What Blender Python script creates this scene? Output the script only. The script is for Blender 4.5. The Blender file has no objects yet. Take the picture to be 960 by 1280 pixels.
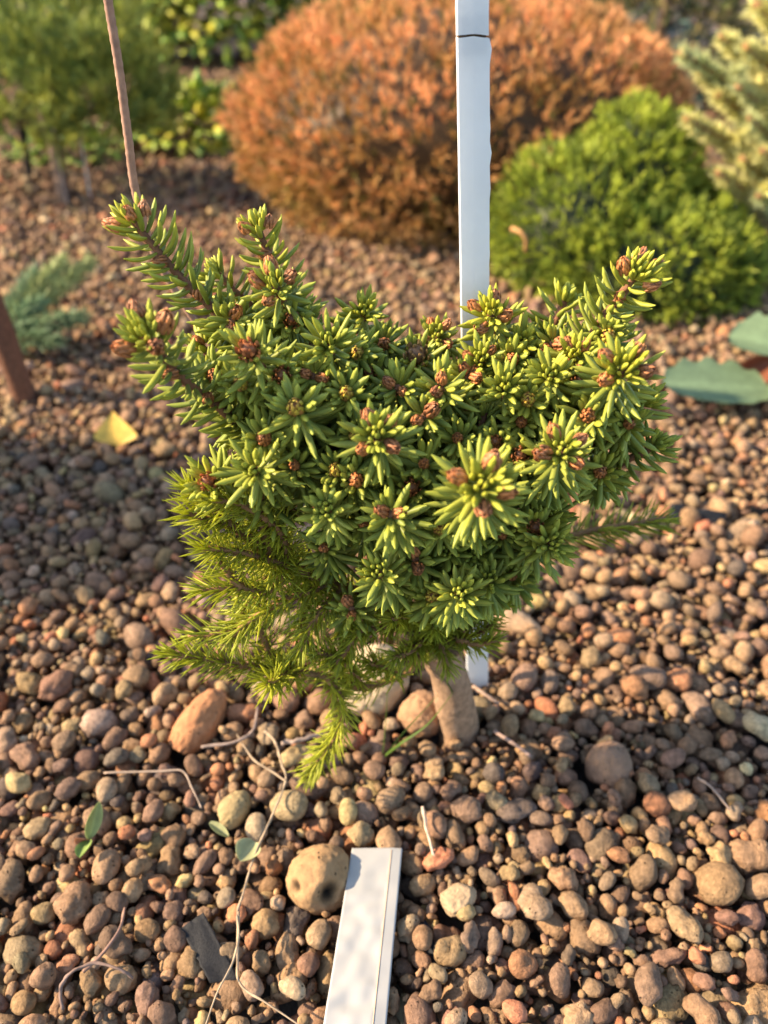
import bpy, bmesh, math, random
import numpy as np
from mathutils import Vector, noise as mnoise

R = math.radians
random.seed(7)
rng = np.random.default_rng(11)
scene = bpy.context.scene
C = scene.collection

# ------------------------------------------------------------------ camera
CAM_H, PITCH, FPX = 0.36, R(36.8), 961.0        # metres, down from level, focal length in photo pixels
cam_d = bpy.data.cameras.new('camera')
cam = bpy.data.objects.new('camera', cam_d)
C.objects.link(cam)
cam.location = (0, 0, CAM_H)
cam.rotation_euler = (R(90) - PITCH, 0, 0)
cam_d.sensor_fit = 'VERTICAL'
cam_d.sensor_height = 24.0
cam_d.lens = 24.0 * FPX / 1280.0
cam_d.clip_start, cam_d.clip_end = 0.01, 500.0
cam_d.dof.use_dof = True
cam_d.dof.focus_distance = 0.290
cam_d.dof.aperture_fstop = 4.8
scene.camera = cam

# ------------------------------------------------------------------ world, sun, exposure
SUN_EL, SUN_AZ = R(31), R(-91)                  # azimuth from +Y (away from the camera), negative = left
world = bpy.data.worlds.new('World')
scene.world = world
world.use_nodes = True
wn = world.node_tree
sky = wn.nodes.new('ShaderNodeTexSky')
sky.sky_type = 'NISHITA'
sky.sun_disc = False
sky.sun_elevation, sky.sun_rotation = SUN_EL, SUN_AZ
wn.links.new(sky.outputs[0], wn.nodes['Background'].inputs[0])
wn.nodes['Background'].inputs[1].default_value = 0.15
sun_d = bpy.data.lights.new('sun', 'SUN')
sun_d.energy, sun_d.angle, sun_d.color = 5.0, R(0.6), (1.0, 0.80, 0.56)
sun = bpy.data.objects.new('sun', sun_d)
C.objects.link(sun)
SUN_DIR = Vector((math.sin(SUN_AZ) * math.cos(SUN_EL), math.cos(SUN_AZ) * math.cos(SUN_EL), math.sin(SUN_EL)))
sun.rotation_euler = (-SUN_DIR).to_track_quat('-Z', 'Y').to_euler()
sun.location = SUN_DIR * 5
vs = scene.view_settings
vs.view_transform, vs.look, vs.gamma, vs.exposure = 'Standard', 'None', 1.0, 1.42
vs.use_curve_mapping = False
scene.cycles.use_denoising = True
scene.cycles.max_bounces = 8
scene.cycles.transparent_max_bounces = 4

# ------------------------------------------------------------------ pixel -> direction
CP, SP = math.cos(PITCH), math.sin(PITCH)
def ray(px, py):
    x, v = (px - 480.0) / FPX, (py - 640.0) / FPX
    return np.array((x, CP - v * SP, -SP - v * CP))
def P(px, py, Y):                               # the point of that ray at distance Y in front of the camera's foot
    d = ray(px, py)
    return np.array((0, 0, CAM_H)) + d * (Y / d[1])
def G(px, py, z=0.0):                           # where that ray meets the ground (or the height z)
    d = ray(px, py)
    return np.array((0, 0, CAM_H)) + d * ((z - CAM_H) / d[2])
def project(p):
    q = np.asarray(p) - np.array((0, 0, CAM_H))
    zc = q[..., 1] * CP - q[..., 2] * SP
    yc = q[..., 1] * SP + q[..., 2] * CP
    return 480 + FPX * q[..., 0] / zc, 640 - FPX * yc / zc, zc

# ------------------------------------------------------------------ object helpers
def tag(o, label=None, cat=None, group=None, kind=None):
    if label: o['label'] = label
    if cat: o['category'] = cat
    if group: o['group'] = group
    if kind: o['kind'] = kind
    return o
def empty(name, loc, label, cat, group=None):
    o = bpy.data.objects.new(name, None)
    o.empty_display_size = 0.02
    C.objects.link(o)
    o.location = tuple(loc)
    return tag(o, label, cat, group)
def link(name, me, parent=None, base=None):
    """links a mesh given in world coordinates; base = the parent's world location(s) to undo"""
    o = bpy.data.objects.new(name, me)
    C.objects.link(o)
    if parent is not None:
        o.parent = parent
        off = Vector((0, 0, 0))
        p = parent
        while p is not None:
            off += p.location
            p = p.parent
        o.location = -off
    return o
def make_mesh(name, V, F, mat, col=None, smooth=True):
    """V (n,3); F one array (m,k) or a list of them; col (n,3) per-vertex colour"""
    V = np.ascontiguousarray(V, dtype=np.float32).reshape(-1, 3)
    Fs = F if isinstance(F, list) else [F]
    Fs = [np.asarray(f, dtype=np.int32) for f in Fs if len(f)]
    me = bpy.data.meshes.new(name)
    me.vertices.add(len(V))
    me.vertices.foreach_set('co', V.ravel())
    loops = np.concatenate([f.ravel() for f in Fs])
    tot = np.concatenate([np.full(len(f), f.shape[1], dtype=np.int32) for f in Fs])
    start = np.concatenate(([0], np.cumsum(tot)[:-1])).astype(np.int32)
    me.loops.add(len(loops))
    me.loops.foreach_set('vertex_index', loops)
    me.polygons.add(len(tot))
    me.polygons.foreach_set('loop_start', start)
    me.polygons.foreach_set('loop_total', tot)
    me.polygons.foreach_set('use_smooth', np.full(len(tot), smooth, dtype=bool))
    if col is not None:
        a = me.color_attributes.new('col', 'FLOAT_COLOR', 'POINT')
        c4 = np.ones((len(V), 4), dtype=np.float32)
        c4[:, :3] = col
        a.data.foreach_set('color', c4.ravel())
    me.update(calc_edges=True)
    me.validate()
    if mat: me.materials.append(mat)
    return me
def unit(v):
    v = np.asarray(v, float)
    return v / np.maximum(np.linalg.norm(v, axis=-1, keepdims=True), 1e-9)
def catmull(pts, n):
    pts = np.asarray(pts, float)
    ext = np.vstack((2 * pts[0] - pts[1], pts, 2 * pts[-1] - pts[-2]))
    m = len(pts) - 1
    out = []
    for t in np.linspace(0, m, n):
        i = min(int(t), m - 1)
        u = t - i
        p0, p1, p2, p3 = ext[i:i + 4]
        out.append(0.5 * (2 * p1 + (p2 - p0) * u + (2 * p0 - 5 * p1 + 4 * p2 - p3) * u * u + (3 * p1 - p0 - 3 * p2 + p3) * u ** 3))
    return np.array(out)
def frames(path):
    T = unit(np.gradient(path, axis=0))
    N = np.zeros_like(T)
    a = np.array((0, 0, 1.0)) if abs(T[0][2]) < 0.9 else np.array((1.0, 0, 0))
    N[0] = unit(np.cross(T[0], a))
    for i in range(1, len(T)):
        v = N[i - 1] - T[i] * np.dot(N[i - 1], T[i])
        N[i] = unit(v)
    return T, N, np.cross(T, N)
def tube(path, rad, sides=8, lump=0.0, seed=0, flat=1.0):
    """closed tapered tube along a path: V, [quads, tris]"""
    path = np.asarray(path, float)
    rad = np.broadcast_to(np.asarray(rad, float), (len(path),))
    T, N, B = frames(path)
    a = np.linspace(0, 2 * math.pi, sides, endpoint=False)
    r = rad[:, None] * np.ones((1, sides))
    if lump:
        rr = np.random.default_rng(seed)
        for k in range(5):
            f, g, ph = rr.integers(1, 4), rr.uniform(0.3, 1.4), rr.uniform(0, 6.3)
            r = r * (1 + lump * 0.5 * np.sin(f * a[None] + g * np.arange(len(path))[:, None] + ph))
    V = path[:, None] + (N[:, None] * np.cos(a)[None, :, None] + flat * B[:, None] * np.sin(a)[None, :, None]) * r[..., None]
    n = len(path)
    V = np.vstack((V.reshape(-1, 3), path[0], path[-1]))
    i, j = np.meshgrid(np.arange(n - 1), np.arange(sides), indexing='ij')
    k = (j + 1) % sides
    Q = np.stack((i * sides + j, i * sides + k, (i + 1) * sides + k, (i + 1) * sides + j), -1).reshape(-1, 4)
    s = np.arange(sides)
    t = (s + 1) % sides
    c0, c1 = n * sides, n * sides + 1
    Tr = np.vstack((np.stack((np.full(sides, c0), t, s), -1), np.stack((np.full(sides, c1), (n - 1) * sides + s, (n - 1) * sides + t), -1)))
    return V, [Q, Tr]
class Acc:                                       # joins several V/F/col pieces into one mesh
    def __init__(self): self.V, self.F, self.c, self.n = [], {}, [], 0
    def add(self, V, F, col=None):
        V = np.asarray(V).reshape(-1, 3)
        for f in (F if isinstance(F, list) else [F]):
            f = np.asarray(f)
            if len(f): self.F.setdefault(f.shape[1], []).append(f + self.n)
        self.V.append(V)
        self.c.append(np.broadcast_to(np.asarray((0.5, 0.5, 0.5) if col is None else col, float), (len(V), 3)))
        self.n += len(V)
    def mesh(self, name, mat, smooth=True):
        return make_mesh(name, np.vstack(self.V), [np.vstack(f) for f in self.F.values()], mat, np.vstack(self.c), smooth)

def leaves(p, d, a, L, w, curl, rings=6, sides=5, prof=None, flat=0.72):
    """many tapered curved needles: p,d,a (N,3) root, direction, direction they curl to; L,w,curl (N,)"""
    p, d, a = np.asarray(p, float), unit(d), unit(a)
    L, w, curl = [np.broadcast_to(np.asarray(q, float), (len(p),))[:, None] for q in (L, w, curl)]
    d2 = unit(d + a * curl)
    p1 = p + d * L * 0.5
    p2 = p1 + d2 * L * 0.5
    u = np.linspace(0, 1, rings)
    u[-1] = 1.0
    uu = u[None, :, None]
    c = (1 - uu) ** 2 * p[:, None] + 2 * uu * (1 - uu) * p1[:, None] + uu ** 2 * p2[:, None]
    t = unit(2 * (1 - uu) * (p1 - p)[:, None] + 2 * uu * (p2 - p1)[:, None])
    s = np.cross(d, a)
    bad = np.linalg.norm(s, axis=1) < 1e-3
    s[bad] = np.cross(d[bad], (0.3, 0.5, 0.8))
    s = unit(s)
    up = np.cross(s[:, None], t)
    if prof is None: prof = (0.6, 0.92, 1.0, 1.0, 0.99, 0.85, 0.18)
    r = np.interp(u, np.linspace(0, 1, len(prof)), prof)
    ang = np.linspace(0, 2 * math.pi, sides, endpoint=False) + 0.3
    V = c[:, :, None] + (s[:, None, None] * np.cos(ang)[None, None, :, None] + up[:, :, None] * np.sin(ang)[None, None, :, None] * flat) * (r[None, :, None, None] * w[:, None, None] * 0.5)
    N = len(p)
    i, j = np.meshgrid(np.arange(rings - 1), np.arange(sides), indexing='ij')
    k = (j + 1) % sides
    Q = np.stack((i * sides + j, i * sides + k, (i + 1) * sides + k, (i + 1) * sides + j), -1).reshape(-1, 4)
    F = (Q[None] + (np.arange(N) * rings * sides)[:, None, None]).reshape(-1, 4)
    return V.reshape(N, rings * sides, 3), F, np.repeat(u, sides), Q

# ------------------------------------------------------------------ materials
def new_mat(name):
    m = bpy.data.materials.new(name)
    m.use_nodes = True
    nt = m.node_tree
    return m, nt, nt.nodes['Principled BSDF']
def N_(nt, t, **kw):
    n = nt.nodes.new(t)
    for k, v in kw.items():
        if k.startswith('i_'): n.inputs[k[2:].replace('_', ' ')].default_value = v
        else: setattr(n, k, v)
    return n
def mat_attr(name, rough=0.8, spec=0.3, noise_scale=300.0, noise_amt=0.35, bump=0.3, bump_scale=500.0, bump_dist=0.0006, transl=0.0, pits=0.0):
    m, nt, b = new_mat(name)
    l = nt.links.new
    at = N_(nt, 'ShaderNodeAttribute', attribute_name='col')
    tc = N_(nt, 'ShaderNodeTexCoord')
    nz = N_(nt, 'ShaderNodeTexNoise', i_Scale=noise_scale, i_Detail=4.0, i_Roughness=0.6)
    l(tc.outputs['Object'], nz.inputs['Vector'])
    mr = N_(nt, 'ShaderNodeMapRange')
    mr.inputs['From Min'].default_value, mr.inputs['From Max'].default_value = 0.25, 0.75
    mr.inputs['To Min'].default_value, mr.inputs['To Max'].default_value = 1 - noise_amt, 1 + noise_amt
    l(nz.outputs['Fac'], mr.inputs['Value'])
    mx = N_(nt, 'ShaderNodeVectorMath', operation='SCALE')
    l(at.outputs['Color'], mx.inputs[0])
    l(mr.outputs['Result'], mx.inputs['Scale'])
    colour = mx.outputs[0]
    b.inputs['Roughness'].default_value = rough
    b.inputs['Specular IOR Level'].default_value = spec
    height = None
    if bump:
        bn = N_(nt, 'ShaderNodeTexNoise', i_Scale=bump_scale, i_Detail=5.0, i_Roughness=0.65)
        l(tc.outputs['Object'], bn.inputs['Vector'])
        height = bn.outputs['Fac']
        if pits:
            vo = N_(nt, 'ShaderNodeTexVoronoi', i_Scale=pits)
            l(tc.outputs['Object'], vo.inputs['Vector'])
            cr = N_(nt, 'ShaderNodeMapRange')
            cr.inputs['From Min'].default_value, cr.inputs['From Max'].default_value = 0.10, 0.22
            l(vo.outputs['Distance'], cr.inputs['Value'])
            # only some cells carry a pore
            gate = N_(nt, 'ShaderNodeMath', operation='LESS_THAN')
            gate.inputs[1].default_value = 0.72
            sep = N_(nt, 'ShaderNodeSeparateColor')
            l(vo.outputs['Color'], sep.inputs[0])
            l(sep.outputs[0], gate.inputs[0])
            pm = N_(nt, 'ShaderNodeMath', operation='MAXIMUM')
            l(cr.outputs['Result'], pm.inputs[0])
            l(gate.outputs[0], pm.inputs[1])
            ad = N_(nt, 'ShaderNodeMath', operation='MULTIPLY_ADD')
            ad.inputs[1].default_value = 1.3
            l(pm.outputs[0], ad.inputs[0])
            l(bn.outputs['Fac'], ad.inputs[2])
            height = ad.outputs[0]
            dk = N_(nt, 'ShaderNodeMapRange')    # darker in the pores
            dk.inputs['To Min'].default_value = 0.45
            l(pm.outputs[0], dk.inputs['Value'])
            m2 = N_(nt, 'ShaderNodeVectorMath', operation='SCALE')
            l(colour, m2.inputs[0])
            l(dk.outputs['Result'], m2.inputs['Scale'])
            colour = m2.outputs[0]
        bp = N_(nt, 'ShaderNodeBump')
        bp.inputs['Strength'].default_value = bump
        bp.inputs['Distance'].default_value = bump_dist
        l(height, bp.inputs['Height'])
        l(bp.outputs[0], b.inputs['Normal'])
    l(colour, b.inputs['Base Color'])
    if transl:
        tr = N_(nt, 'ShaderNodeBsdfTranslucent')
        l(colour, tr.inputs['Color'])
        ms = N_(nt, 'ShaderNodeMixShader')
        ms.inputs[0].default_value = transl
        l(b.outputs[0], ms.inputs[1])
        l(tr.outputs[0], ms.inputs[2])
        l(ms.outputs[0], nt.nodes['Material Output'].inputs['Surface'])
    return m
M = {
    'pebble': mat_attr('fired_clay', 0.9, 0.2, 330, 0.50, 0.95, 620, 0.0013, pits=400),
    'stone': mat_attr('pitted_stone', 0.9, 0.2, 160, 0.30, 0.6, 420, 0.0011, pits=260),
    'needle': mat_attr('fat_needle', 0.46, 0.32, 220, 0.16, 0.0, transl=0.28),
    'thin_needle': mat_attr('thin_needle', 0.40, 0.45, 200, 0.15, 0.0, transl=0.55),
    'foliage': mat_attr('foliage', 0.6, 0.3, 30, 0.2, 0.0, transl=0.25),
    'bud': mat_attr('bud_scales', 0.5, 0.35, 500, 0.3, 0.3, 900, 0.0004),
    'bark': mat_attr('bark', 0.9, 0.15, 260, 0.4, 0.7, 380, 0.0015),
    'stem': mat_attr('dry_stem', 0.7, 0.25, 300, 0.3, 0.3, 800, 0.0004),
    'paint': mat_attr('white_lath', 0.5, 0.35, 45, 0.05, 0.25, 90, 0.0009, transl=0.28),
    'foil': mat_attr('white_foil', 0.32, 0.5, 30, 0.015, 0.03, 60, 0.0010, transl=0.10),
    'fabric': mat_attr('woven_black', 0.75, 0.3, 900, 0.5, 0.6, 1500, 0.0006),
    'leaf': mat_attr('broad_leaf', 0.5, 0.4, 120, 0.2, 0.2, 200, 0.0006, transl=0.30),
}
def mat_ground():
    m, nt, b = new_mat('soil_and_membrane')
    l = nt.links.new
    tc = N_(nt, 'ShaderNodeTexCoord')
    n1 = N_(nt, 'ShaderNodeTexNoise', i_Scale=60.0, i_Detail=8.0, i_Roughness=0.7)
    n2 = N_(nt, 'ShaderNodeTexNoise', i_Scale=3.0, i_Detail=4.0)
    for n in (n1, n2): l(tc.outputs['Object'], n.inputs['Vector'])
    cr = N_(nt, 'ShaderNodeValToRGB')
    cr.color_ramp.elements[0].position, cr.color_ramp.elements[1].position = 0.3, 0.72
    cr.color_ramp.elements[0].color = (0.05, 0.03, 0.02, 1)
    cr.color_ramp.elements[1].color = (0.26, 0.155, 0.095, 1)
    l(n1.outputs['Fac'], cr.inputs['Fac'])
    sx = N_(nt, 'ShaderNodeSeparateXYZ')
    l(tc.outputs['Object'], sx.inputs[0])
    ad = N_(nt, 'ShaderNodeMath', operation='ADD')
    l(sx.outputs['Y'], ad.inputs[0])
    l(n2.outputs['Fac'], ad.inputs[1])
    mr = N_(nt, 'ShaderNodeMapRange')           # the weed membrane ends about a metre and a half out
    mr.inputs['From Min'].default_value, mr.inputs['From Max'].default_value = 1.75, 1.95
    l(ad.outputs[0], mr.inputs['Value'])
    mx = N_(nt, 'ShaderNodeMix', data_type='RGBA')
    mx.inputs['A'].default_value = (0.060, 0.044, 0.034, 1)
    l(mr.outputs['Result'], mx.inputs['Factor'])
    l(cr.outputs['Color'], mx.inputs['B'])
    l(mx.outputs['Result'], b.inputs['Base Color'])
    b.inputs['Roughness'].default_value = 0.9
    bp = N_(nt, 'ShaderNodeBump')
    bp.inputs['Strength'].default_value, bp.inputs['Distance'].default_value = 0.8, 0.02
    l(n1.outputs['Fac'], bp.inputs['Height'])
    l(bp.outputs[0], b.inputs['Normal'])
    return m
M['ground'] = mat_ground()

# ------------------------------------------------------------------ ground
def build_ground():
    xs = np.concatenate((-np.geomspace(200, 0.8, 14), np.linspace(-0.7, 0.7, 12), np.geomspace(0.8, 200, 14)))
    ys = np.concatenate((-np.geomspace(200, 0.3, 12), np.linspace(0, 1.5, 12), np.geomspace(1.7, 300, 16)))
    X, Y = np.meshgrid(xs, ys, indexing='ij')
    V = np.stack((X, Y, np.full_like(X, -0.016)), -1).reshape(-1, 3)
    i, j = np.meshgrid(np.arange(len(xs) - 1), np.arange(len(ys) - 1), indexing='ij')
    n = len(ys)
    Q = np.stack((i * n + j, (i + 1) * n + j, (i + 1) * n + j + 1, i * n + j + 1), -1).reshape(-1, 4)
    return tag(link('ground', make_mesh('ground', V, Q, M['ground'])), 'dark soil and black weed membrane under brown clay gravel', kind='structure')
ground = build_ground()

# ------------------------------------------------------------------ stones: shapes
def cube_sphere(n):
    vid, V, F = {}, [], []
    def key(p):
        k = tuple(np.round(p, 5))
        if k not in vid:
            vid[k] = len(V)
            q = np.tan(np.array(p) * math.pi / 4)
            V.append(q / np.linalg.norm(q))
        return vid[k]
    g = np.linspace(-1, 1, n + 1)
    for ax in range(3):
        for s in (-1, 1):
            for a in range(n):
                for b in range(n):
                    quad = []
                    for da, db in ((0, 0), (1, 0), (1, 1), (0, 1)):
                        p = [0, 0, 0]
                        p[ax] = s
                        p[(ax + 1) % 3] = g[a + da]
                        p[(ax + 2) % 3] = g[b + db]
                        quad.append(key(p))
                    F.append(quad if s > 0 else quad[::-1])
    return np.array(V), np.array(F)
SPH = {n: cube_sphere(n) for n in (1, 2, 3, 4, 5, 14, 26)}
def lumpy(Vu, rr, amt, dents=2):
    """radius factors of a rough rounded stone over unit directions Vu"""
    r = np.ones(len(Vu))
    for k in range(5):
        d = unit(rr.normal(size=3))
        r += amt * rr.uniform(0.4, 1.0) * np.sin(rr.uniform(1.2, 3.2) * (Vu @ d) + rr.uniform(0, 6.3)) * 0.5
    for k in range(3):                          # flats, as from knocks
        d = unit(rr.normal(size=3))
        h = rr.uniform(0.72, 0.95)
        c = Vu @ d * r
        r = np.where(c > h, r * (0.35 + 0.65 * h / np.maximum(c, 1e-6)), r)
    for k in range(dents):
        d = unit(rr.normal(size=3))
        r -= amt * rr.uniform(0.5, 1.6) * np.exp(-(1 - Vu @ d) * rr.uniform(6, 22))
    return r
NVAR = 48
VAR = {}
def pebble_shape(Vu, k):
    rr = np.random.default_rng(100 + k)
    r = lumpy(Vu, rr, [0.09, 0.14, 0.20, 0.28][k % 4], dents=1 + k % 4)
    f, a = rr.uniform(1.2, 2.2), [0.06, 0.12, 0.20, 0.30][(k // 4) % 4]
    r = r + a * np.array([mnoise.noise(Vector(v) * f + Vector((k * 3.1, 0, 0))) for v in Vu])
    r = r + 0.055 * np.array([mnoise.noise(Vector(v) * 4.2 + Vector((0, k * 2.3, 0))) for v in Vu])
    V = Vu * r[:, None]
    if k % 6 == 5:                               # two grains burnt together
        w = 1 - 0.32 * np.exp(-(V[:, 0] / 0.28) ** 2)
        V = V * np.stack((np.full(len(V), 1.12), w, w), -1)
    return V
for n in (1, 2, 3, 4, 5):
    VAR[n] = [pebble_shape(SPH[n][0], k) for k in range(NVAR)]
PEB_COL = np.array([(0.235, 0.142, 0.085), (0.275, 0.172, 0.098), (0.200, 0.122, 0.080), (0.320, 0.210, 0.108), (0.310, 0.150, 0.080),
                    (0.255, 0.178, 0.112), (0.175, 0.110, 0.078), (0.380, 0.265, 0.130), (0.400, 0.168, 0.090), (0.340, 0.235, 0.160), (0.120, 0.090, 0.074), (0.44, 0.33, 0.20)])
PEB_W = np.array([0.22, 0.17, 0.16, 0.08, 0.06, 0.11, 0.09, 0.035, 0.02, 0.03, 0.02, 0.006])
PEB_W = PEB_W / PEB_W.sum()

# named stones stand first; the gravel is then dropped around them
base_trunk = G(574, 912)
SPECIALS = []                                    # (x, y, z, r) spheres the gravel must not enter
def special(p, r): SPECIALS.append((p[0], p[1], p[2], r))
def big_stone(name, label, centre_px, z, size, col, rot, seed, amt=0.14, dents=3, taper=0.0, pore=None):
    rr = np.random.default_rng(seed)
    Vu, F = SPH[26]
    r = lumpy(Vu, rr, amt, dents)
    V = Vu * r[:, None]
    cv = np.broadcast_to(np.array(col), (len(V), 3)).copy()
    fine = np.array([mnoise.noise(Vector(v * 4.5) + Vector((seed, 0, 0))) * 0.05 + mnoise.noise(Vector(v * 12) + Vector((seed, 4, 0))) * 0.022 for v in Vu])
    for q in range(26):                          # small blow holes
        fine -= rr.uniform(0.02, 0.07) * np.exp(-(1 - Vu @ unit(rr.normal(size=3))) * rr.uniform(150, 500))
    V *= (1 + fine)[:, None]
    if taper: V[:, 1:] *= (1 + taper * V[:, :1])
    if pore is not None:                         # broken pores
        for d, depth, k in pore:
            g = np.exp(-((1 - Vu @ unit(d)) * k) ** 2)
            V *= (1 - depth * g)[:, None]
            cv = cv * (1 - 0.88 * g[:, None])    # much darker inside
    V *= np.array(size)
    from mathutils import Euler
    Rm = np.array(Euler(rot).to_matrix())
    V = V @ Rm.T
    c = G(*centre_px, z)
    me = make_mesh(name, V, F, M['stone'], cv)
    o = link(name, me)
    o.location = tuple(c)
    tag(o, label, 'stone')
    ax = Rm[:, 0]
    for s in (-0.55, 0.0, 0.55): special(c + ax * s * size[0], min(size[1], size[2]) * 0.74)
    return o
big_stone('stone', 'long terracotta stone with a rounded end, leaning left of the drooping spruce shoot', (247, 905), 0.008, (0.0205, 0.0110, 0.0110), (0.36, 0.165, 0.075), (0.0, -0.35, R(58)), 5, 0.10, 4)
big_stone('stone', 'large pale tan stone lying behind the spruce shoots beside the trunk', (468, 853), 0.012, (0.022, 0.019, 0.0235), (0.40, 0.30, 0.185), (0.2, 0.1, 0.5), 9, 0.14, 2)
big_stone('stone', 'smooth round brown stone between the pale tan stone and the trunk', (528, 893), 0.006, (0.0125, 0.013, 0.0135), (0.30, 0.17, 0.09), (0, 0.2, 0.9), 12, 0.08, 1)
big_stone('stone', 'long tan stone lying behind the white stake foot', (640, 777), 0.004, (0.0240, 0.0088, 0.0080), (0.40, 0.26, 0.15), (0.1, 0.12, R(-26)), 15, 0.12, 2, taper=-0.25)
big_stone('stone', 'large sandy stone with two dark broken pores beside the white label', (402, 1101), 0.006, (0.0158, 0.0150, 0.0150), (0.31, 0.185, 0.088), (0.0, 0.0, 0.0), 21, 0.07, 1,
          pore=[((0.38, -0.74, 0.62), 0.22, 16), ((-0.70, -0.45, 0.55), 0.08, 60), ((0.30, -0.88, 0.40), 0.18, 24)])
big_stone('stone', 'yellowish blocky stone on the gravel beside the long dry stalk', (292, 1013), 0.006, (0.0100, 0.0080, 0.0090), (0.30, 0.22, 0.105), (0.2, 0.2, 0.9), 33, 0.2, 1)
big_stone('stone', 'pale broken stone with a flat face right of the white label', (572, 1123), 0.006, (0.0090, 0.0070, 0.0085), (0.35, 0.245, 0.145), (0.3, 0.2, 0.4), 37, 0.26, 2)
big_stone('stone', 'large round brown stone in the gravel right of the trunk', (760, 956), 0.004, (0.0120, 0.0125, 0.0125), (0.26, 0.155, 0.095), (0.1, 0.4, 0.2), 41, 0.09, 3)

# ------------------------------------------------------------------ label geometry needed while dropping gravel
TAGZ0, TAGZ1 = 0.0125, 0.0085                    # far end, near end
tagTL, tagTR = G(440, 1060, TAGZ0), G(503, 1059, TAGZ0)
tagBL, tagBR = G(399, 1312, TAGZ1), G(480, 1312, TAGZ1)
def tag_height(x, y):
    """height of the white label's underside above (x, y), or None outside it"""
    v = (y - tagBL[1]) / (tagTL[1] - tagBL[1])
    if v < -0.03 or v > 1.06: return None
    xl = tagBL[0] + v * (tagTL[0] - tagBL[0]); xr = tagBR[0] + v * (tagTR[0] - tagBR[0])
    if x < xl - 0.006 or x > xr + 0.006: return None
    return TAGZ1 + v * (TAGZ0 - TAGZ1) - 0.0012
FLAPS = [([(226, 1160), (254, 1140), (300, 1225), (262, 1228)], .006), ([(512, 1140), (532, 1150), (566, 1210), (540, 1212)], .001), ([(598, 934), (640, 930), (640, 962), (600, 955)], -.002)]
def flap_height(x, y):
    for q, z in FLAPS:
        c = [G(a, b, z) for a, b in q]
        if all((c[(k + 1) % 4][0] - c[k][0]) * (y - c[k][1]) - (c[(k + 1) % 4][1] - c[k][1]) * (x - c[k][0]) < 0 for k in range(4)): return z
    return None

# ------------------------------------------------------------------ gravel
FLOOR = -0.015
def half_w(y): return 0.4 * y + 0.108
def gravel_positions():
    cell = 0.024
    grid = {}
    def put(p):
        grid.setdefault((int(math.floor(p[0] / cell)), int(math.floor(p[1] / cell))), []).append(p)
    for s in SPECIALS: put(s + (1,))
    for t in np.linspace(-0.02, 0.03, 4): put((base_trunk[0], base_trunk[1], t, 0.0115, 1))
    out = []
    rnd = random.Random(3)
    def rest(x, y, r):
        z = FLOOR + r * 0.9
        gx, gy = int(math.floor(x / cell)), int(math.floor(y / cell))
        for a in (-1, 0, 1):
            for b in (-1, 0, 1):
                for q in grid.get((gx + a, gy + b), ()):
                    dx, dy = q[0] - x, q[1] - y
                    s = (q[3] + r) * 0.94
                    h = s * s - dx * dx - dy * dy
                    if h > 0:
                        zz = q[2] + math.sqrt(h)
                        if zz > z: z = zz
        return z
    y0, y1 = 0.05, 1.30
    area = (y1 - y0) * (half_w((y0 + y1) / 2) + 0.13) * 2
    n = int(area * 23000)
    jobs = []
    for i in range(n):
        while True:
            y = rnd.uniform(y0, y1)
            w = half_w(y) + 0.13
            x = rnd.uniform(-half_w(y1) - 0.13, half_w(y1) + 0.13)
            if abs(x) < w: break
        r = min(0.0098, max(0.0022, rnd.lognormvariate(math.log(0.0042), 0.36)))
        jobs.append((x, y, r))
    jobs.sort(key=lambda j: (-j[2] if rnd.random() < 0.35 else -0.0042 * rnd.random() * 1.6))
    for x, y, r in jobs:
        best = None
        for k in range(6):
            xx, yy = x + rnd.uniform(-0.016, 0.016), y + rnd.uniform(-0.016, 0.016)
            z = rest(xx, yy, r)
            if best is None or z < best[2]: best = (xx, yy, z)
        xx, yy, z = best
        if z + r * 0.4 > 0.0115 + rnd.uniform(-0.004, 0.003): continue
        th = tag_height(xx, yy)
        if th is not None and z + r * 0.95 > th: continue
        if abs(xx) < .25 and yy < .32:
            fh = flap_height(xx, yy)
            if fh is not None and z + r * .6 > fh: continue
        p = (xx, yy, z, r, 0)
        put(p)
        out.append(p)
    for q in range(int(area * 9000)):            # small grains that sift into the gaps
        y = y0 + (0.75 - y0) * rnd.random()
        x = rnd.uniform(-1, 1) * (half_w(y) + 0.05)
        r = rnd.uniform(0.0014, 0.0028)
        best = None
        for k in range(4):
            xx, yy = x + rnd.uniform(-0.008, 0.008), y + rnd.uniform(-0.008, 0.008)
            z = rest(xx, yy, r)
            if best is None or z < best[2]: best = (xx, yy, z)
        xx, yy, z = best
        if z > 0.004 or tag_height(xx, yy) is not None: continue
        p = (xx, yy, z, r, 0)
        put(p)
        out.append(p)
    return np.array(out)[:, :4], grid, cell
PB, GRID, CELL = gravel_positions()
def pebble_tf(rr, r):
    """random scale and rotation for a pebble of radius r: 3x3"""
    sc_ = np.array((rr.uniform(1.0, 1.35), rr.uniform(0.85, 1.05), rr.uniform(0.72, 0.98)))
    sc_ *= 1.04 / np.cbrt(sc_.prod())
    from mathutils import Euler
    Rm = np.array(Euler((rr.normal() * 0.45, rr.normal() * 0.45, rr.uniform(0, 6.3))).to_matrix())
    return Rm * sc_[None, :] * r
def pebble_col(rr):
    c = PEB_COL[rr.choice(len(PEB_COL), p=PEB_W)]
    return np.clip(c * np.array((1.03, 1.01, .93)) * rr.uniform(0.76, 1.20) * (1 + rr.normal(size=3) * 0.035), 0.02, 0.7)
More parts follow.
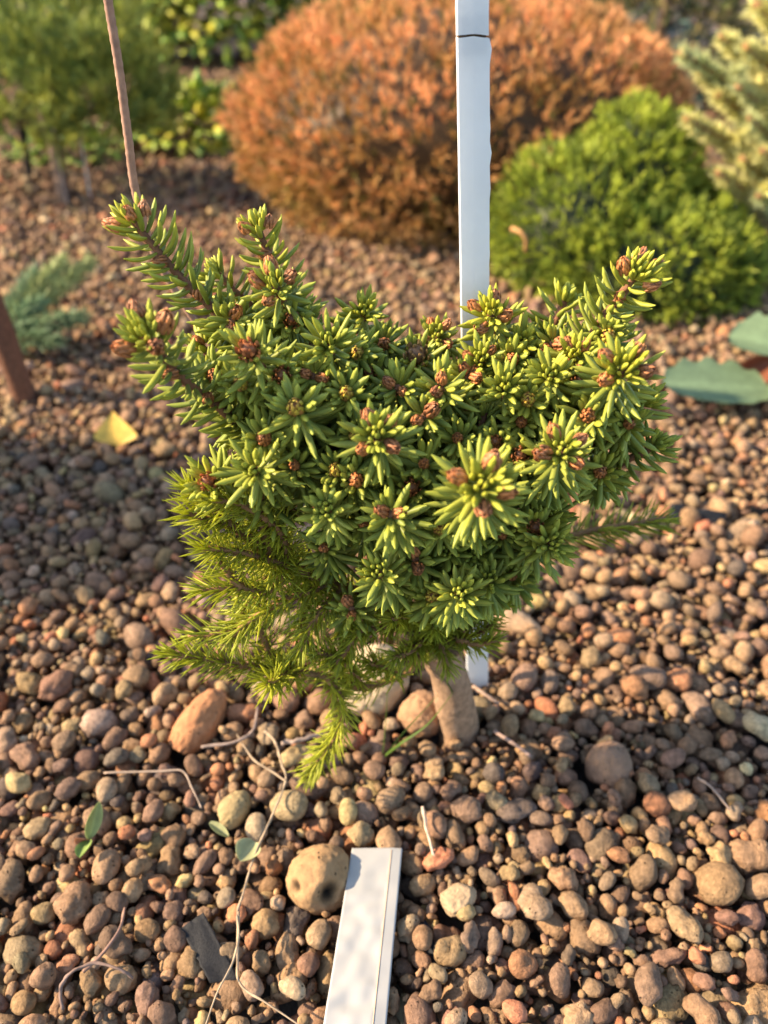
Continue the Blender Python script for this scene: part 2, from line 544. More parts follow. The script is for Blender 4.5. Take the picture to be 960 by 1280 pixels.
def build_gravel():
    rr = np.random.default_rng(77)
    px, py, zc = project(PB[:, :3])
    def visible(dx):
        """how many picture cells each pebble shows, seen from dx metres to the side"""
        W, H, k = 960, 1280, 0.5
        X, Y, Z = project(PB[:, :3] - np.array((dx, 0, 0)))
        rp = FPX * PB[:, 3] / Z
        zb = np.full((int(H * k), int(W * k)), -1, np.int32)
        for i in np.argsort(-Z):                 # far ones first, near ones over them
            x, y, q = X[i] * k, Y[i] * k, rp[i] * k
            x0, x1, y0, y1 = max(0, int(x - q)), min(zb.shape[1], int(x + q) + 1), max(0, int(y - q)), min(zb.shape[0], int(y + q) + 1)
            if x0 >= x1 or y0 >= y1: continue
            yy, xx = np.ogrid[y0:y1, x0:x1]
            zb[y0:y1, x0:x1][(xx + .5 - x) ** 2 + (yy + .5 - y) ** 2 < max(q * q, .6)] = i
        cnt = np.bincount(zb[zb >= 0].ravel(), minlength=len(PB))
        return cnt, (X < -60) | (X > W + 60) | (Y > H + 60)
    cnt, off = visible(0.0)
    seen = cnt > 0
    for dx in (-0.25, 0.25): seen |= visible(dx)[0] > 0
    top = np.array([z + 0.5 * r > 0.0 for x, y, z, r in PB])
    keep = seen | (off & top)
    show = (px > 5) & (px < 955) & (py < 1275) & (py > 820)
    for i in np.where(show)[0]:                  # hidden under the label
        if tag_height(PB[i, 0], PB[i, 1]) is not None: show[i] = False
    order = np.argsort(-cnt * show)
    solo = set(order[:298].tolist())
    acc = Acc()
    cols = []
    for i, (x, y, z, r) in enumerate(PB):
        k = int(rr.integers(NVAR))
        Mx = pebble_tf(rr, r)
        col = pebble_col(rr)
        if not keep[i]: continue
        n = 4 if cnt[i] > 110 else (3 if cnt[i] > 34 else (2 if cnt[i] > 3 else 1))
        V = VAR[n][k] @ Mx.T + np.array((x, y, z))
        if i in solo:
            V = VAR[5][k] @ Mx.T
            o = bpy.data.objects.new('pebble', make_mesh('pebble', V, SPH[5][1], M['pebble'], np.broadcast_to(col, (len(V), 3))))
            C.objects.link(o)
            o.parent = ground
            o.location = (x, y, z)
        else:
            acc.add(V, SPH[n][1], col)
    # far gravel and chips, past the reach of the eye for single stones
    y = 1.28
    while y < 3.3:
        st = 0.0135 + 0.004 * (y - 1.28)
        w = half_w(y) + (0.2 if y < 1.6 else 0.6)
        for x in np.arange(-w, w, st):
            r = rr.uniform(0.45, 0.75) * st
            q = 2 if y < 1.6 else 1
            V = VAR[q][int(rr.integers(NVAR))] @ pebble_tf(rr, r).T + np.array((x + rr.uniform(-1, 1) * st * 0.45, y + rr.uniform(-1, 1) * st * 0.45, -0.010 + rr.uniform(0, 0.014)))
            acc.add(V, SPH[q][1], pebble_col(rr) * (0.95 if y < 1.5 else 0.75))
        y += st
    g = link('gravel', acc.mesh('gravel', M['pebble']), ground)
    tag(g, 'loose brown clay pebbles covering the bed', kind='stuff')
    return len(acc.V), len(PB)
print('gravel', build_gravel())

# ------------------------------------------------------------------ the grafted spruce
GREEN = np.array((0.150, 0.200, 0.036))
GREEN2 = np.array((0.275, 0.320, 0.066))
YEL = np.array((0.52, 0.49, 0.045))
TIP = np.array((0.47, 0.51, 0.075))
BROWN = np.array((0.33, 0.125, 0.042))
PINK = np.array((0.36, 0.140, 0.055))
spruce = empty('dwarf_spruce', base_trunk, 'small grafted dwarf spruce with fat green needles on a short tan trunk', 'spruce')
rest_needles = Acc()
root_needles = Acc()
solo_needles = 0
CORE = P(528, 690, 0.272)
CORE2 = P(520, 620, 0.268)

def needle_cols(N, u, yellow, rr, dark=1.0):
    """per-vertex colours of N needles with rows u along each"""
    b = GREEN[None] * (1 - rr.uniform(0, 1, N))[:, None] + GREEN2[None] * 0
    mixv = rr.uniform(0, 1, N)[:, None]
    b = GREEN[None] * (1 - mixv) + GREEN2[None] * mixv
    yl = np.clip(yellow + rr.normal(size=N) * 0.10, 0, 1)[:, None]
    b = b * (1 - yl) + YEL[None] * yl
    t = TIP[None] * (1 - yl) + YEL[None] * 1.15 * yl
    s = np.clip((u - 0.45) / 0.55, 0, 1)[None, :, None] ** 1.4 * 0.75
    c = b[:, None] * (1 - s) + t[:, None] * s
    return c * dark
def make_bud(pos, axis, size, col, rr, parent, fuzzy=False, greenish=0.0):
    """an ovoid bud closed by overlapping pointed scales"""
    axis = unit(axis)
    a = np.array((0, 0, 1.0)) if abs(axis[2]) < 0.9 else np.array((1.0, 0, 0))
    s = unit(np.cross(axis, a)); t = np.cross(axis, s)
    acc = Acc()
    Vu, F = SPH[3]
    core = (Vu[:, :1] * s + Vu[:, 1:2] * t) * size * 0.40 + Vu[:, 2:] * axis * size * 0.52
    acc.add(core + pos + axis * size * 0.40, F, col * 0.55)
    rows = ((0.0, 8, 0.50, 0.75), (0.22, 7, 0.47, 0.72), (0.48, 6, 0.36, 0.62), (0.74, 5, 0.2, 0.45))
    p, d, aa, L, w, cs = [], [], [], [], [], []
    for h, n, rad, ln in rows:
        for k in range(n):
            an = 2 * math.pi * (k + rr.uniform(-0.2, 0.2)) / n + h * 5
            e = s * math.cos(an) + t * math.sin(an)
            p.append(pos + e * rad * size * 0.86 + axis * (h - 0.08) * size)
            out = (0.55 if fuzzy else 0.12) + rr.uniform(-0.1, 0.25)
            d.append(axis + e * out)
            aa.append(-e)
            L.append(size * ln * rr.uniform(0.85, 1.15)); w.append(size * 0.36 * (0.7 if fuzzy else 1))
            g = greenish * rr.uniform(0.4, 1.0) * (1 if h > 0.1 else 0.3)
            cs.append((col * rr.uniform(0.7, 1.35)) * (1 - g) + YEL * 0.8 * g)
    V, Fq, u, Q = leaves(p, d, aa, L, w, 0.75, rings=4, sides=4, prof=(0.8, 1.0, 0.95, 0.65, 0.08), flat=0.45)
    cc = np.array(cs)[:, None] * (0.8 + 0.45 * u[None, :, None])
    acc.add(V, Fq, cc.reshape(-1, 3))
    return link('bud', acc.mesh('bud', M['bud']), parent)

def shoot(pts, bud='brown', yellow=0.15, nlen=0.0118, dens=1.0, solo=False, nw=0.00248, bare=0.0, seed=0, budsize=0.0058, from_core=True, dark=1.0, start=0.0, turn=True):
    """one leafy shoot: pts = [(px, py, Y), ...] from its foot to its tip"""
    rr = np.random.default_rng(1000 + seed)
    if turn and len(pts) == 3:                   # the short shoots look up and out, their feet deep in the crown
        (bx_, by_, bY), (tx, ty, tY) = pts[0], pts[2]
        bx_, by_, bY = tx + (bx_ - tx) * 0.55, ty + (by_ - ty) * 0.45, tY + max(0.030, (bY - tY) * 1.15)
        pts = [(bx_, by_, bY), ((bx_ + tx) / 2 , (by_ + ty) / 2 + 3, (bY + tY) / 2), pts[2]]
    W = [P(*q) for q in pts]
    leafy = catmull(W, 28)
    seg = np.linalg.norm(np.diff(leafy, axis=0), axis=1)
    Ls = np.concatenate(([0], np.cumsum(seg)))
    total = Ls[-1]
    if from_core:
        d0 = unit(W[1] - W[0])
        mid = (CORE2 * 0.4 + W[0] * 0.6) - d0 * 0.004
        inner = catmull([CORE2 if W[0][2] > CORE2[2] - 0.03 else CORE, mid, W[0]], 8)[:-1]
        path = np.vstack((inner, leafy))
        rad = np.concatenate((np.linspace(0.0034, 0.0023, len(inner)), np.linspace(0.0022, 0.0013, 28)))
    else:
        path, rad = leafy, np.linspace(0.0022, 0.0013, 28)
    V, F = tube(path, rad, 7, 0.15, seed)
    st = link('shoot', make_mesh('shoot', V, F, M['bark'], np.broadcast_to(np.array((0.20, 0.095, 0.05)), (len(V), 3))), spruce)
    T, Nn, B = frames(leafy)
    # needles in a spiral along the shoot
    nlen = nlen * 1.17
    budsize = budsize * 0.98
    n = int(total / 0.00090 * dens)
    n = max(n, int(32 * dens))
    fr = (np.arange(n) + rr.uniform(-0.3, 0.3, n)) / n
    s = np.clip(start + (1 - start) * fr, 0, 1) * total
    ang = np.arange(n) * 2.39996 + rr.normal(size=n) * 0.2 + seed
    idx = np.interp(s, Ls, np.arange(28))
    def at(A): return np.stack([np.interp(idx, np.arange(28), A[:, k]) for k in range(3)], -1)
    p, t, nn, bb = at(leafy), unit(at(T)), unit(at(Nn)), unit(at(B))
    e = nn * np.cos(ang)[:, None] + bb * np.sin(ang)[:, None]
    back = (total - s)
    th = np.interp(back, (0, 0.004, 0.012, 0.026, 0.06), (R(50), R(66), R(83), R(88), R(72))) + rr.normal(size=n) * 0.12
    d = t * np.cos(th)[:, None] + e * np.sin(th)[:, None]
    d[:, 2] += 0.06 if len(pts) == 4 else -0.08
    L = nlen * rr.uniform(0.85, 1.15, n) * np.interp(back, (0, 0.002, 0.009), (0.55, 0.80, 1.0))
    w = nw * rr.uniform(0.88, 1.12, n)
    curl = rr.uniform(0.2, 0.95, n) + (0.35 if len(pts) == 4 else 0)
    curl_to = t * (0.75 if len(pts) == 3 else 1.0) + np.array((0, 0, 0.10 if len(pts) == 3 else 0.35)) + rr.normal(size=(n, 3)) * 0.18
    Vn, Fn, u, Q = leaves(p + e * 0.0012, d, curl_to, L, w, curl)
    yl = yellow * np.interp(back, (0, 0.012, 0.03), (1.0, 0.75, 0.25))
    cols = needle_cols(n, u, yl, rr, dark)
    # young ring round the tip
    tip, ta, na, ba = leafy[-1], T[-1], Nn[-1], B[-1]
    k = 12
    an = np.arange(k) * 2.39996 + rr.normal(size=k) * 0.3
    e2 = na * np.cos(an)[:, None] + ba * np.sin(an)[:, None]
    th2 = rr.uniform(R(28), R(58), k)
    d2 = ta * np.cos(th2)[:, None] + e2 * np.sin(th2)[:, None]
    V2, F2, u2, _ = leaves(tip + e2 * 0.0022 - ta * 0.001, d2, ta + e2 * 0, rr.uniform(0.4, 0.72, k) * nlen, nw * 0.92, rr.uniform(0.1, 0.5, k))
    c2 = needle_cols(k, u2, np.full(k, min(1, yellow + 0.14)), rr, dark)
    Vall, call = np.concatenate((Vn, V2)), np.concatenate((cols, c2))
    if bud in ('green', 'multi', 'yellow'):      # a tuft of folded young needles
        m = {'yellow': 15, 'multi': 8, 'green': 9}[bud]
        an = np.arange(m) * 2.39996
        rad2 = np.sqrt((np.arange(m) + 0.5) / m) * budsize * (0.62 if bud == 'yellow' else 0.45)
        e3 = na * np.cos(an)[:, None] + ba * np.sin(an)[:, None]
        off = tip if bud != 'multi' else tip + ta * 0.001
        d3 = ta + e3 * (np.linspace(0.05, 0.85 if bud == 'yellow' else 0.45, m) + rr.uniform(-.1, .1, m))[:, None]
        V3, F3, u3, _ = leaves(off + e3 * rad2[:, None], d3, ta - e3 * 1.1, nlen * rr.uniform(0.28, 0.62, m) * (1.1 if bud == 'yellow' else 0.9), nw * 0.82, rr.uniform(0.0, 0.6, m))
        c3 = needle_cols(m, u3, np.full(m, min(1, yellow + {'yellow': 0.25, 'multi': 0.2, 'green': 0.08}[bud])), rr, dark)
        Vall, call = np.concatenate((Vall, V3)), np.concatenate((call, c3))
    global solo_needles
    for i in range(len(Vall)):
        if solo and solo_needles < 300 and i % 1 == 0 and Vall[i, :, 1].mean() < W[0][1] + 0.004:
            solo_needles += 1
            link('needle', make_mesh('needle', Vall[i], Q, M['needle'], call[i]), st)
        else:
            rest_needles.add(Vall[i], Q, call[i])
    if bud == 'brown':
        make_bud(tip - ta * 0.0005, ta, budsize, BROWN, rr, st)
    elif bud == 'scaly':
        make_bud(tip - ta * 0.0005, ta, budsize * 1.1, BROWN * 0.75, rr, st, fuzzy=True)
    elif bud == 'fuzzy':
        make_bud(tip - ta * 0.0005, ta, budsize * 1.15, np.array((0.40, 0.14, 0.05)), rr, st, fuzzy=True)
    elif bud == 'mixed':
        make_bud(tip - ta * 0.0005, ta, budsize, BROWN * 1.1, rr, st, greenish=0.75)
    elif bud == 'tall':
        make_bud(tip - ta * 0.0005, ta, budsize * 1.5, np.array((0.30, 0.16, 0.07)), rr, st, fuzzy=True, greenish=0.15)
    if bud in ('multi', 'yellow', 'double'):
        m = {'multi': 4, 'yellow': 4, 'double': 2}[bud]
        for q in range(m):
            aq = 2 * math.pi * q / m + rr.uniform(-0.5, 0.5) + seed
            eq = na * math.cos(aq) + ba * math.sin(aq)
            make_bud(tip + eq * budsize * (0.95 if m > 2 else 0.5) + ta * rr.uniform(-0.0015, 0.0015), ta + eq * (0.75 if m > 2 else 0.4), budsize * rr.uniform(0.75, 1.05), PINK * rr.uniform(0.7, 1.1) if q % 2 else BROWN * 1.15, rr, st)
    return st, leafy, T

def side_bud(st, pos, axis, size, seed, col=BROWN):
    make_bud(pos, axis, size, col, np.random.default_rng(seed), st)

# shoots in view, nearest first
SH = [
    # pts, options
    ([(572, 705, .238), (590, 650, .214), (601, 606, .188)], dict(bud='yellow', yellow=.42, nlen=.0135, solo=True, budsize=.0068, nw=.0026, dens=1.35)),
    ([(722, 560, .262), (752, 510, .248), (779, 462, .232)], dict(bud='yellow', yellow=.40, nlen=.0128, solo=True, budsize=.0066, dens=1.3)),
    ([(660, 640, .250), (680, 602, .234), (702, 563, .215)], dict(bud='multi', yellow=.26, nlen=.0125, solo=True, budsize=.006, dens=1.15)),
    ([(520, 690, .235), (503, 668, .218), (488, 642, .202)], dict(bud='double', yellow=.10, nlen=.0112, solo=True, budsize=.0050)),
    ([(492, 610, .245), (482, 580, .228), (470, 545, .211)], dict(bud='multi', yellow=.14, nlen=.0122, solo=True, budsize=.0055)),
    ([(405, 580, .252), (388, 548, .238), (370, 510, .222)], dict(bud='mixed', yellow=.06, nlen=.0120, solo=True, budsize=.0060)),
    ([(375, 530, .255), (345, 490, .245), (313, 440, .232)], dict(bud='fuzzy', yellow=.24, nlen=.0128, solo=True, budsize=.0062)),
    ([(445, 690, .240), (428, 668, .224), (408, 636, .209)], dict(bud='green', yellow=.10, nlen=.0090, budsize=.0056)),
    ([(450, 640, .250), (437, 616, .236), (420, 588, .222)], dict(bud='mixed', yellow=.08, nlen=.0095, budsize=.0052, nw=.0021)),
    ([(408, 630, .252), (390, 612, .240), (368, 582, .228)], dict(bud='brown', yellow=.02, nlen=.0115, budsize=.0042)),
    ([(458, 560, .262), (447, 530, .252), (433, 492, .240)], dict(bud='mixed', yellow=.08, nlen=.0115, budsize=.0056)),
    ([(428, 520, .272), (420, 478, .262), (412, 428, .250)], dict(bud='green', yellow=.22, nlen=.0125, budsize=.0066)),
    ([(525, 760, .240), (500, 740, .226), (474, 716, .212)], dict(bud='green', yellow=.18, nlen=.0102, budsize=.0066)),
    ([(555, 775, .244), (562, 762, .226), (574, 742, .208)], dict(bud='green', yellow=.20, nlen=.0108, budsize=.0056)),
    ([(620, 700, .246), (650, 694, .234), (690, 680, .222)], dict(bud='green', yellow=.20, nlen=.0115, budsize=.0062)),
    ([(512, 560, .270), (505, 525, .260), (496, 484, .248)], dict(bud='double', yellow=.14, nlen=.0118, budsize=.0052)),
    ([(528, 510, .286), (525, 478, .280), (521, 446, .272)], dict(bud='tall', yellow=.20, nlen=.0112, budsize=.0062)),
    ([(560, 560, .266), (556, 522, .256), (551, 484, .244)], dict(bud='double', yellow=.22, nlen=.0125, budsize=.0050)),
    ([(552, 490, .300), (549, 455, .298), (546, 420, .294)], dict(bud='multi', yellow=.20, nlen=.0100, budsize=.0050)),
    ([(648, 480, .288), (635, 440, .286), (612, 392, .282)], dict(bud='multi', yellow=.62, nlen=.0115, budsize=.0056)),
    ([(622, 510, .282), (612, 480, .278), (601, 450, .270)], dict(bud='multi', yellow=.26, nlen=.0110, budsize=.0046)),
    ([(645, 560, .266), (640, 522, .258), (630, 484, .247)], dict(bud='green', yellow=.26, nlen=.0116, budsize=.0058)),
    ([(694, 550, .268), (692, 510, .260), (687, 468, .248)], dict(bud='green', yellow=.30, nlen=.0114, budsize=.0054)),
    ([(672, 450, .300), (690, 410, .302), (708, 372, .304)], dict(turn=False, bud='green', yellow=.42, nlen=.0110, budsize=.0052)),
    ([(690, 490, .282), (735, 425, .282), (768, 380, .280), (797, 342, .274)], dict(bud='yellow', yellow=.46, nlen=.0122, budsize=.0060, dens=1.15)),
    ([(660, 480, .288), (655, 455, .286), (650, 428, .280)], dict(bud='green', yellow=.45, nlen=.0108, budsize=.0050)),
    ([(720, 500, .278), (720, 470, .270), (717, 444, .260)], dict(bud='multi', yellow=.42, nlen=.0112, budsize=.0044)),
    ([(730, 600, .274), (775, 580, .270), (822, 556, .264)], dict(turn=False, bud='green', yellow=.24, nlen=.0118, budsize=.0056)),
    ([(742, 560, .280), (775, 530, .276), (808, 500, .270)], dict(turn=False, bud='green', yellow=.36, nlen=.0112, budsize=.0056)),
    ([(640, 580, .252), (630, 568, .246), (620, 553, .236)], dict(bud='scaly', yellow=.06, nlen=.0100, budsize=.0044, dens=.8)),
    ([(668, 560, .262), (660, 545, .256), (652, 528, .246)], dict(bud='brown', yellow=.06, nlen=.0105, budsize=.0044, dens=.8)),
    ([(440, 470, .300), (450, 430, .300), (456, 390, .300)], dict(bud='green', yellow=.45, nlen=.0115, budsize=.0050)),
    ([(475, 520, .280), (468, 495, .274), (461, 468, .266)], dict(bud='scaly', yellow=.20, nlen=.0116, budsize=.0048)),
    ([(395, 470, .292), (368, 415, .284), (344, 358, .268)], dict(bud='multi', yellow=.22, nlen=.0115, budsize=.0060, dens=1.15)),
    ([(395, 460, .302), (360, 390, .304), (340, 330, .306), (322, 285, .306)], dict(bud='multi', yellow=.42, nlen=.0112, budsize=.0048, dens=1.1)),
    ([(345, 460, .276), (275, 395, .280), (218, 338, .284), (165, 274, .284)], dict(bud='multi', yellow=.40, nlen=.0122, budsize=.0056, dens=1.1)),
    ([(345, 570, .256), (285, 518, .246), (230, 475, .236), (180, 418, .222)], dict(bud='multi', yellow=.26, nlen=.0112, budsize=.0066, dens=1.2)),
    ([(350, 600, .246), (310, 605, .232), (262, 602, .220)], dict(bud='fuzzy', yellow=.30, nlen=.0116, budsize=.0054)),
    ([(370, 590, .246), (345, 595, .228), (318, 588, .212)], dict(bud='green', yellow=.26, nlen=.0120, budsize=.0050)),
    ([(400, 660, .250), (360, 640, .238), (322, 622, .226)], dict(bud='brown', yellow=.12, nlen=.0118, budsize=.0050)),
    ([(590, 600, .256), (580, 575, .246), (572, 548, .236)], dict(bud='brown', yellow=.10, nlen=.0115, budsize=.0042)),
    ([(650, 700, .262), (668, 672, .256), (690, 640, .248)], dict(bud='green', yellow=.12, nlen=.0112, budsize=.0050)),
    ([(540, 640, .246), (536, 610, .236), (530, 580, .224)], dict(bud='brown', yellow=.10, nlen=.0115, budsize=.0040)),
    ([(330, 500, .286), (285, 470, .288), (250, 430, .286)], dict(turn=False, bud='brown', yellow=.25, nlen=.0115, budsize=.0046)),
    ([(380, 430, .300), (310, 380, .306), (270, 340, .308)], dict(turn=False, bud='green', yellow=.32, nlen=.0112, budsize=.0046)),
    ([(600, 760, .250), (604, 745, .238), (612, 725, .226)], dict(bud='green', yellow=.12, nlen=.0110, budsize=.0046)),
    ([(440, 720, .250), (425, 700, .240), (405, 685, .230)], dict(bud='brown', yellow=.05, nlen=.0112, budsize=.0044)),
    ([(760, 560, .268), (772, 545, .258), (786, 530, .248)], dict(bud='brown', yellow=.18, nlen=.0112, budsize=.0044)),
]
SH += [([(x + 6, y + 24, Y + .035), (x + 3, y + 12, Y + .018), (x, y, Y)], dict(bud='brown' if q % 2 else 'green', yellow=.08, nlen=.0115, budsize=.0044))
       for q, (x, y, Y) in enumerate([(592, 690, .236), (628, 668, .240), (560, 690, .232), (640, 720, .246), (535, 715, .236), (590, 735, .242), (655, 610, .246), (455, 655, .232), (540, 545, .250), (345, 548, .236), (300, 520, .250), (700, 510, .262), (480, 600, .236), (735, 500, .262), (395, 545, .250), (585, 510, .262)])]
SH += [([(x + 4, y + 30, Y + .035), (x + 2, y + 15, Y + .018), (x, y, Y)], dict(bud=('brown', 'mixed', 'double', 'scaly')[q % 4], yellow=.10 + .16 * (x > 560), nlen=.0104, budsize=.0056))
       for q, (x, y, Y) in enumerate([(268, 470, .250), (300, 480, .240), (392, 470, .246), (352, 470, .240), (330, 548, .226), (445, 440, .262), (530, 520, .234), (515, 610, .222), (445, 600, .220), (550, 660, .222), (520, 700, .222), (650, 570, .232), (735, 520, .240), (660, 500, .246), (585, 470, .262), (725, 475, .256), (640, 450, .268), (760, 420, .272), (690, 430, .276), (670, 660, .232), (750, 590, .250), (445, 545, .232), (290, 400, .268), (365, 400, .274), (480, 430, .284), (540, 745, .224), (440, 760, .232)])]
tips = []
for i, (pts, kw) in enumerate(SH):
    st, leafy, T = shoot(pts, seed=i, **kw)
    tips.append(leafy[-1])
    if len(pts) == 4:                            # axillary buds on the long arms
        for q in (13, 20):
            side = unit(np.cross(T[q], (0.2, -0.9, 0.3)))
            side_bud(st, leafy[q] - np.array((0, 0.0015, 0)), T[q] * 0.5 + side * (1 if q == 13 else -1) + np.array((0, -0.6, 0.3)), 0.0044, 50 + i * 3 + q)
tips = np.array(tips)
# inner and rear shoots that fill the crown
rf = np.random.default_rng(5)
k = 0
while k < 64:
    a, b, c = rf.choice(len(tips), 3, replace=False)
    w = rf.dirichlet((1.2, 1.2, 1.2))
    t = tips[a] * w[0] + tips[b] * w[1] + tips[c] * w[2]
    t = CORE2 + (t - CORE2) * rf.uniform(0.5, 0.92) + np.array((0, rf.uniform(0.008, 0.045), -rf.uniform(0, 0.014)))
    px, py, zc = project(t)
    if py < 430 and 430 < px < 690: continue
    d = unit(t - CORE + rf.normal(size=3) * 0.02)
    root = t - d * 0.035
    def inv(q):
        x, y, z = project(q)
        return (float(x), float(y), float(q[1]))
    shoot([inv(root), inv((root + t) / 2 + rf.normal(size=3) * 0.002), inv(t)], turn=False, bud='brown' if k % 2 else 'green', yellow=float(rf.uniform(0, .15)), nlen=.0116, seed=200 + k, budsize=.0042, dens=.85)
    k += 1

# rootstock: thin-needled branches below the graft
def wild_branch(pts, nlen=0.0115, rad=(0.0018, 0.0010), dens=1.0, seed=0, yellow=0.5, start=0.0, two_rank=0.0, nw=0.00092):
    rr = np.random.default_rng(3000 + seed)
    nlen *= 1.22
    W = [P(*q) for q in pts]
    n = 30
    path = catmull(W, n)
    V, F = tube(path, np.linspace(rad[0], rad[1], n), 6, 0.2, seed)
    st = link('branch', make_mesh('branch', V, F, M['bark'], np.broadcast_to(np.array((0.26, 0.14, 0.06)), (len(V), 3))), spruce)
    seg = np.concatenate(([0], np.cumsum(np.linalg.norm(np.diff(path, axis=0), axis=1))))
    total = seg[-1]
    T, Nn, B = frames(path)
    m = int(total * (1 - start) / 0.00038 * dens)
    s = (start + (1 - start) * (np.arange(m) + rr.uniform(-.4, .4, m)) / m).clip(0, 1) * total
    idx = np.interp(s, seg, np.arange(n))
    def at(A): return np.stack([np.interp(idx, np.arange(n), A[:, k]) for k in range(3)], -1)
    p, t, nn, bb = at(path), unit(at(T)), unit(at(Nn)), unit(at(B))
    ang = np.arange(m) * 2.39996 + rr.normal(size=m) * 0.3
    e = nn * np.cos(ang)[:, None] + bb * np.sin(ang)[:, None]
    if two_rank: e[:, 2] *= (1 - two_rank)
    e = unit(e)
    th = rr.normal(size=m) * 0.16 + np.interp(total - s, (0, 0.008, 0.03), (R(28), R(48), R(58)))
    d = t * np.cos(th)[:, None] + e * np.sin(th)[:, None]
    L = nlen * rr.uniform(0.7, 1.15, m) * np.interp(total - s, (0, 0.006), (0.55, 1))
    Vn, Fn, u, Q = leaves(p, d, t + rr.normal(size=(m, 3)) * 0.3, L, nw, rr.uniform(0, 0.45, m), rings=5, sides=4, prof=(0.6, 1, 1, 0.85, 0.1))
    mixv = rr.uniform(0, 1, m)[:, None]
    b = np.array((0.23, 0.29, 0.034)) * (1 - mixv) + np.array((0.46, 0.48, 0.05)) * mixv
    b = b * (1 - yellow * 0.5) + np.array((0.68, 0.65, 0.06)) * yellow * 0.5
    c = b[:, None] * (0.85 + 0.4 * u[None, :, None])
    root_needles.add(Vn, Fn, c.reshape(-1, 3))
    return st, path
NODE = (541, 795, .268)
wild = [
    ([NODE, (470, 752, .258), (400, 722, .248), (338, 692, .238), (290, 655, .230), (235, 608, .222)], dict(dens=1.25, rad=(.0036, .0016), start=.12, yellow=.7)),
    ([(338, 690, .238), (330, 665, .234), (322, 640, .230)], dict(dens=.5, rad=(.0022, .0016), yellow=.3)),
    ([(340, 694, .238), (352, 720, .236), (335, 738, .232), (300, 735, .226), (250, 738, .222)], dict(dens=1.2, yellow=.65)),
    ([(300, 735, .226), (285, 715, .224), (272, 700, .222)], dict(dens=.9, yellow=.6)),
    ([(540, 815, .266), (500, 845, .256), (455, 858, .248), (405, 845, .242), (350, 832, .238), (330, 800, .236), (318, 765, .238), (322, 735, .240)], dict(dens=.75, rad=(.0022, .0014), yellow=.5, start=.22)),
    ([(380, 838, .240), (330, 836, .232), (270, 826, .228), (207, 816, .224)], dict(dens=1.35, yellow=.65, nlen=.0105)),
    ([(410, 846, .242), (428, 880, .234), (420, 918, .228), (383, 972, .220)], dict(dens=1.6, yellow=.75, nlen=.0100)),
    ([(370, 838, .238), (352, 845, .226), (335, 855, .212)], dict(dens=1.3, yellow=.75, nlen=.0120)),
    ([(318, 770, .238), (280, 790, .230), (235, 795, .228)], dict(dens=.8, yellow=.4)),
    ([(400, 722, .248), (385, 750, .244), (372, 790, .242)], dict(dens=.9, yellow=.4)),
    ([(440, 740, .254), (430, 770, .248), (425, 800, .244)], dict(dens=.9, yellow=.35)),
    ([(500, 780, .260), (475, 785, .248), (440, 790, .236)], dict(dens=1.2, yellow=.6, nlen=.0095)),
    ([NODE, (520, 780, .262), (490, 765, .256), (455, 745, .252)], dict(dens=1.2, yellow=.2, nlen=.0095)),
    ([(541, 800, .268), (530, 815, .256), (515, 830, .246)], dict(dens=.7, yellow=.3, nlen=.0085)),
    ([NODE, (570, 785, .262), (600, 770, .256), (632, 752, .250)], dict(dens=1.1, yellow=.2, nlen=.0100)),
    ([NODE, (560, 800, .264), (590, 795, .258), (618, 780, .254)], dict(dens=.9, yellow=.2, nlen=.0095)),
    ([NODE, (600, 735, .285), (680, 682, .296), (760, 660, .302), (832, 648, .304)], dict(dens=.95, yellow=.12, nlen=.0130, start=.45, two_rank=.75, rad=(.003, .0012))),
    ([(360, 700, .242), (330, 720, .240), (300, 770, .240)], dict(dens=.8, yellow=.45)),
    ([(290, 655, .230), (262, 650, .226), (232, 640, .222)], dict(dens=1.0, yellow=.7)),
    ([(400, 722, .248), (350, 705, .236), (300, 690, .226), (250, 685, .218)], dict(dens=1.2, yellow=.75)),
    ([(420, 730, .250), (370, 745, .238), (320, 770, .230), (285, 800, .226)], dict(dens=1.1, yellow=.6)),
    ([(430, 735, .252), (405, 760, .240), (385, 790, .232), (375, 815, .228)], dict(dens=1.1, yellow=.6)),
    ([(460, 745, .254), (450, 775, .244), (438, 805, .236), (420, 830, .230)], dict(dens=1.1, yellow=.6)),
    ([(365, 705, .242), (345, 660, .232), (300, 630, .222), (262, 625, .216)], dict(dens=1.1, yellow=.75)),
    ([(450, 855, .248), (440, 838, .240), (420, 822, .234), (395, 815, .228)], dict(dens=1.1, yellow=.5)),
    ([(500, 845, .256), (480, 835, .246), (462, 828, .238)], dict(dens=1.2, yellow=.35, nlen=.0100)),
    ([NODE, (530, 800, .252), (512, 815, .240), (492, 822, .232)], dict(dens=1.2, yellow=.35, nlen=.0105)),
    ([NODE, (550, 805, .252), (556, 822, .244), (560, 840, .240)], dict(dens=1.1, yellow=.3, nlen=.0095)),
    ([NODE, (575, 800, .252), (598, 806, .246), (620, 800, .242)], dict(dens=1.1, yellow=.3, nlen=.0095)),
    ([NODE, (520, 775, .250), (505, 770, .238), (490, 775, .228)], dict(dens=1.1, yellow=.45, nlen=.0100)),
    ([NODE, (545, 780, .248), (540, 785, .236)], dict(dens=1.4, yellow=.3, nlen=.0095)),
]
for i, (pts, kw) in enumerate(wild): wild_branch(pts, seed=i, **kw)

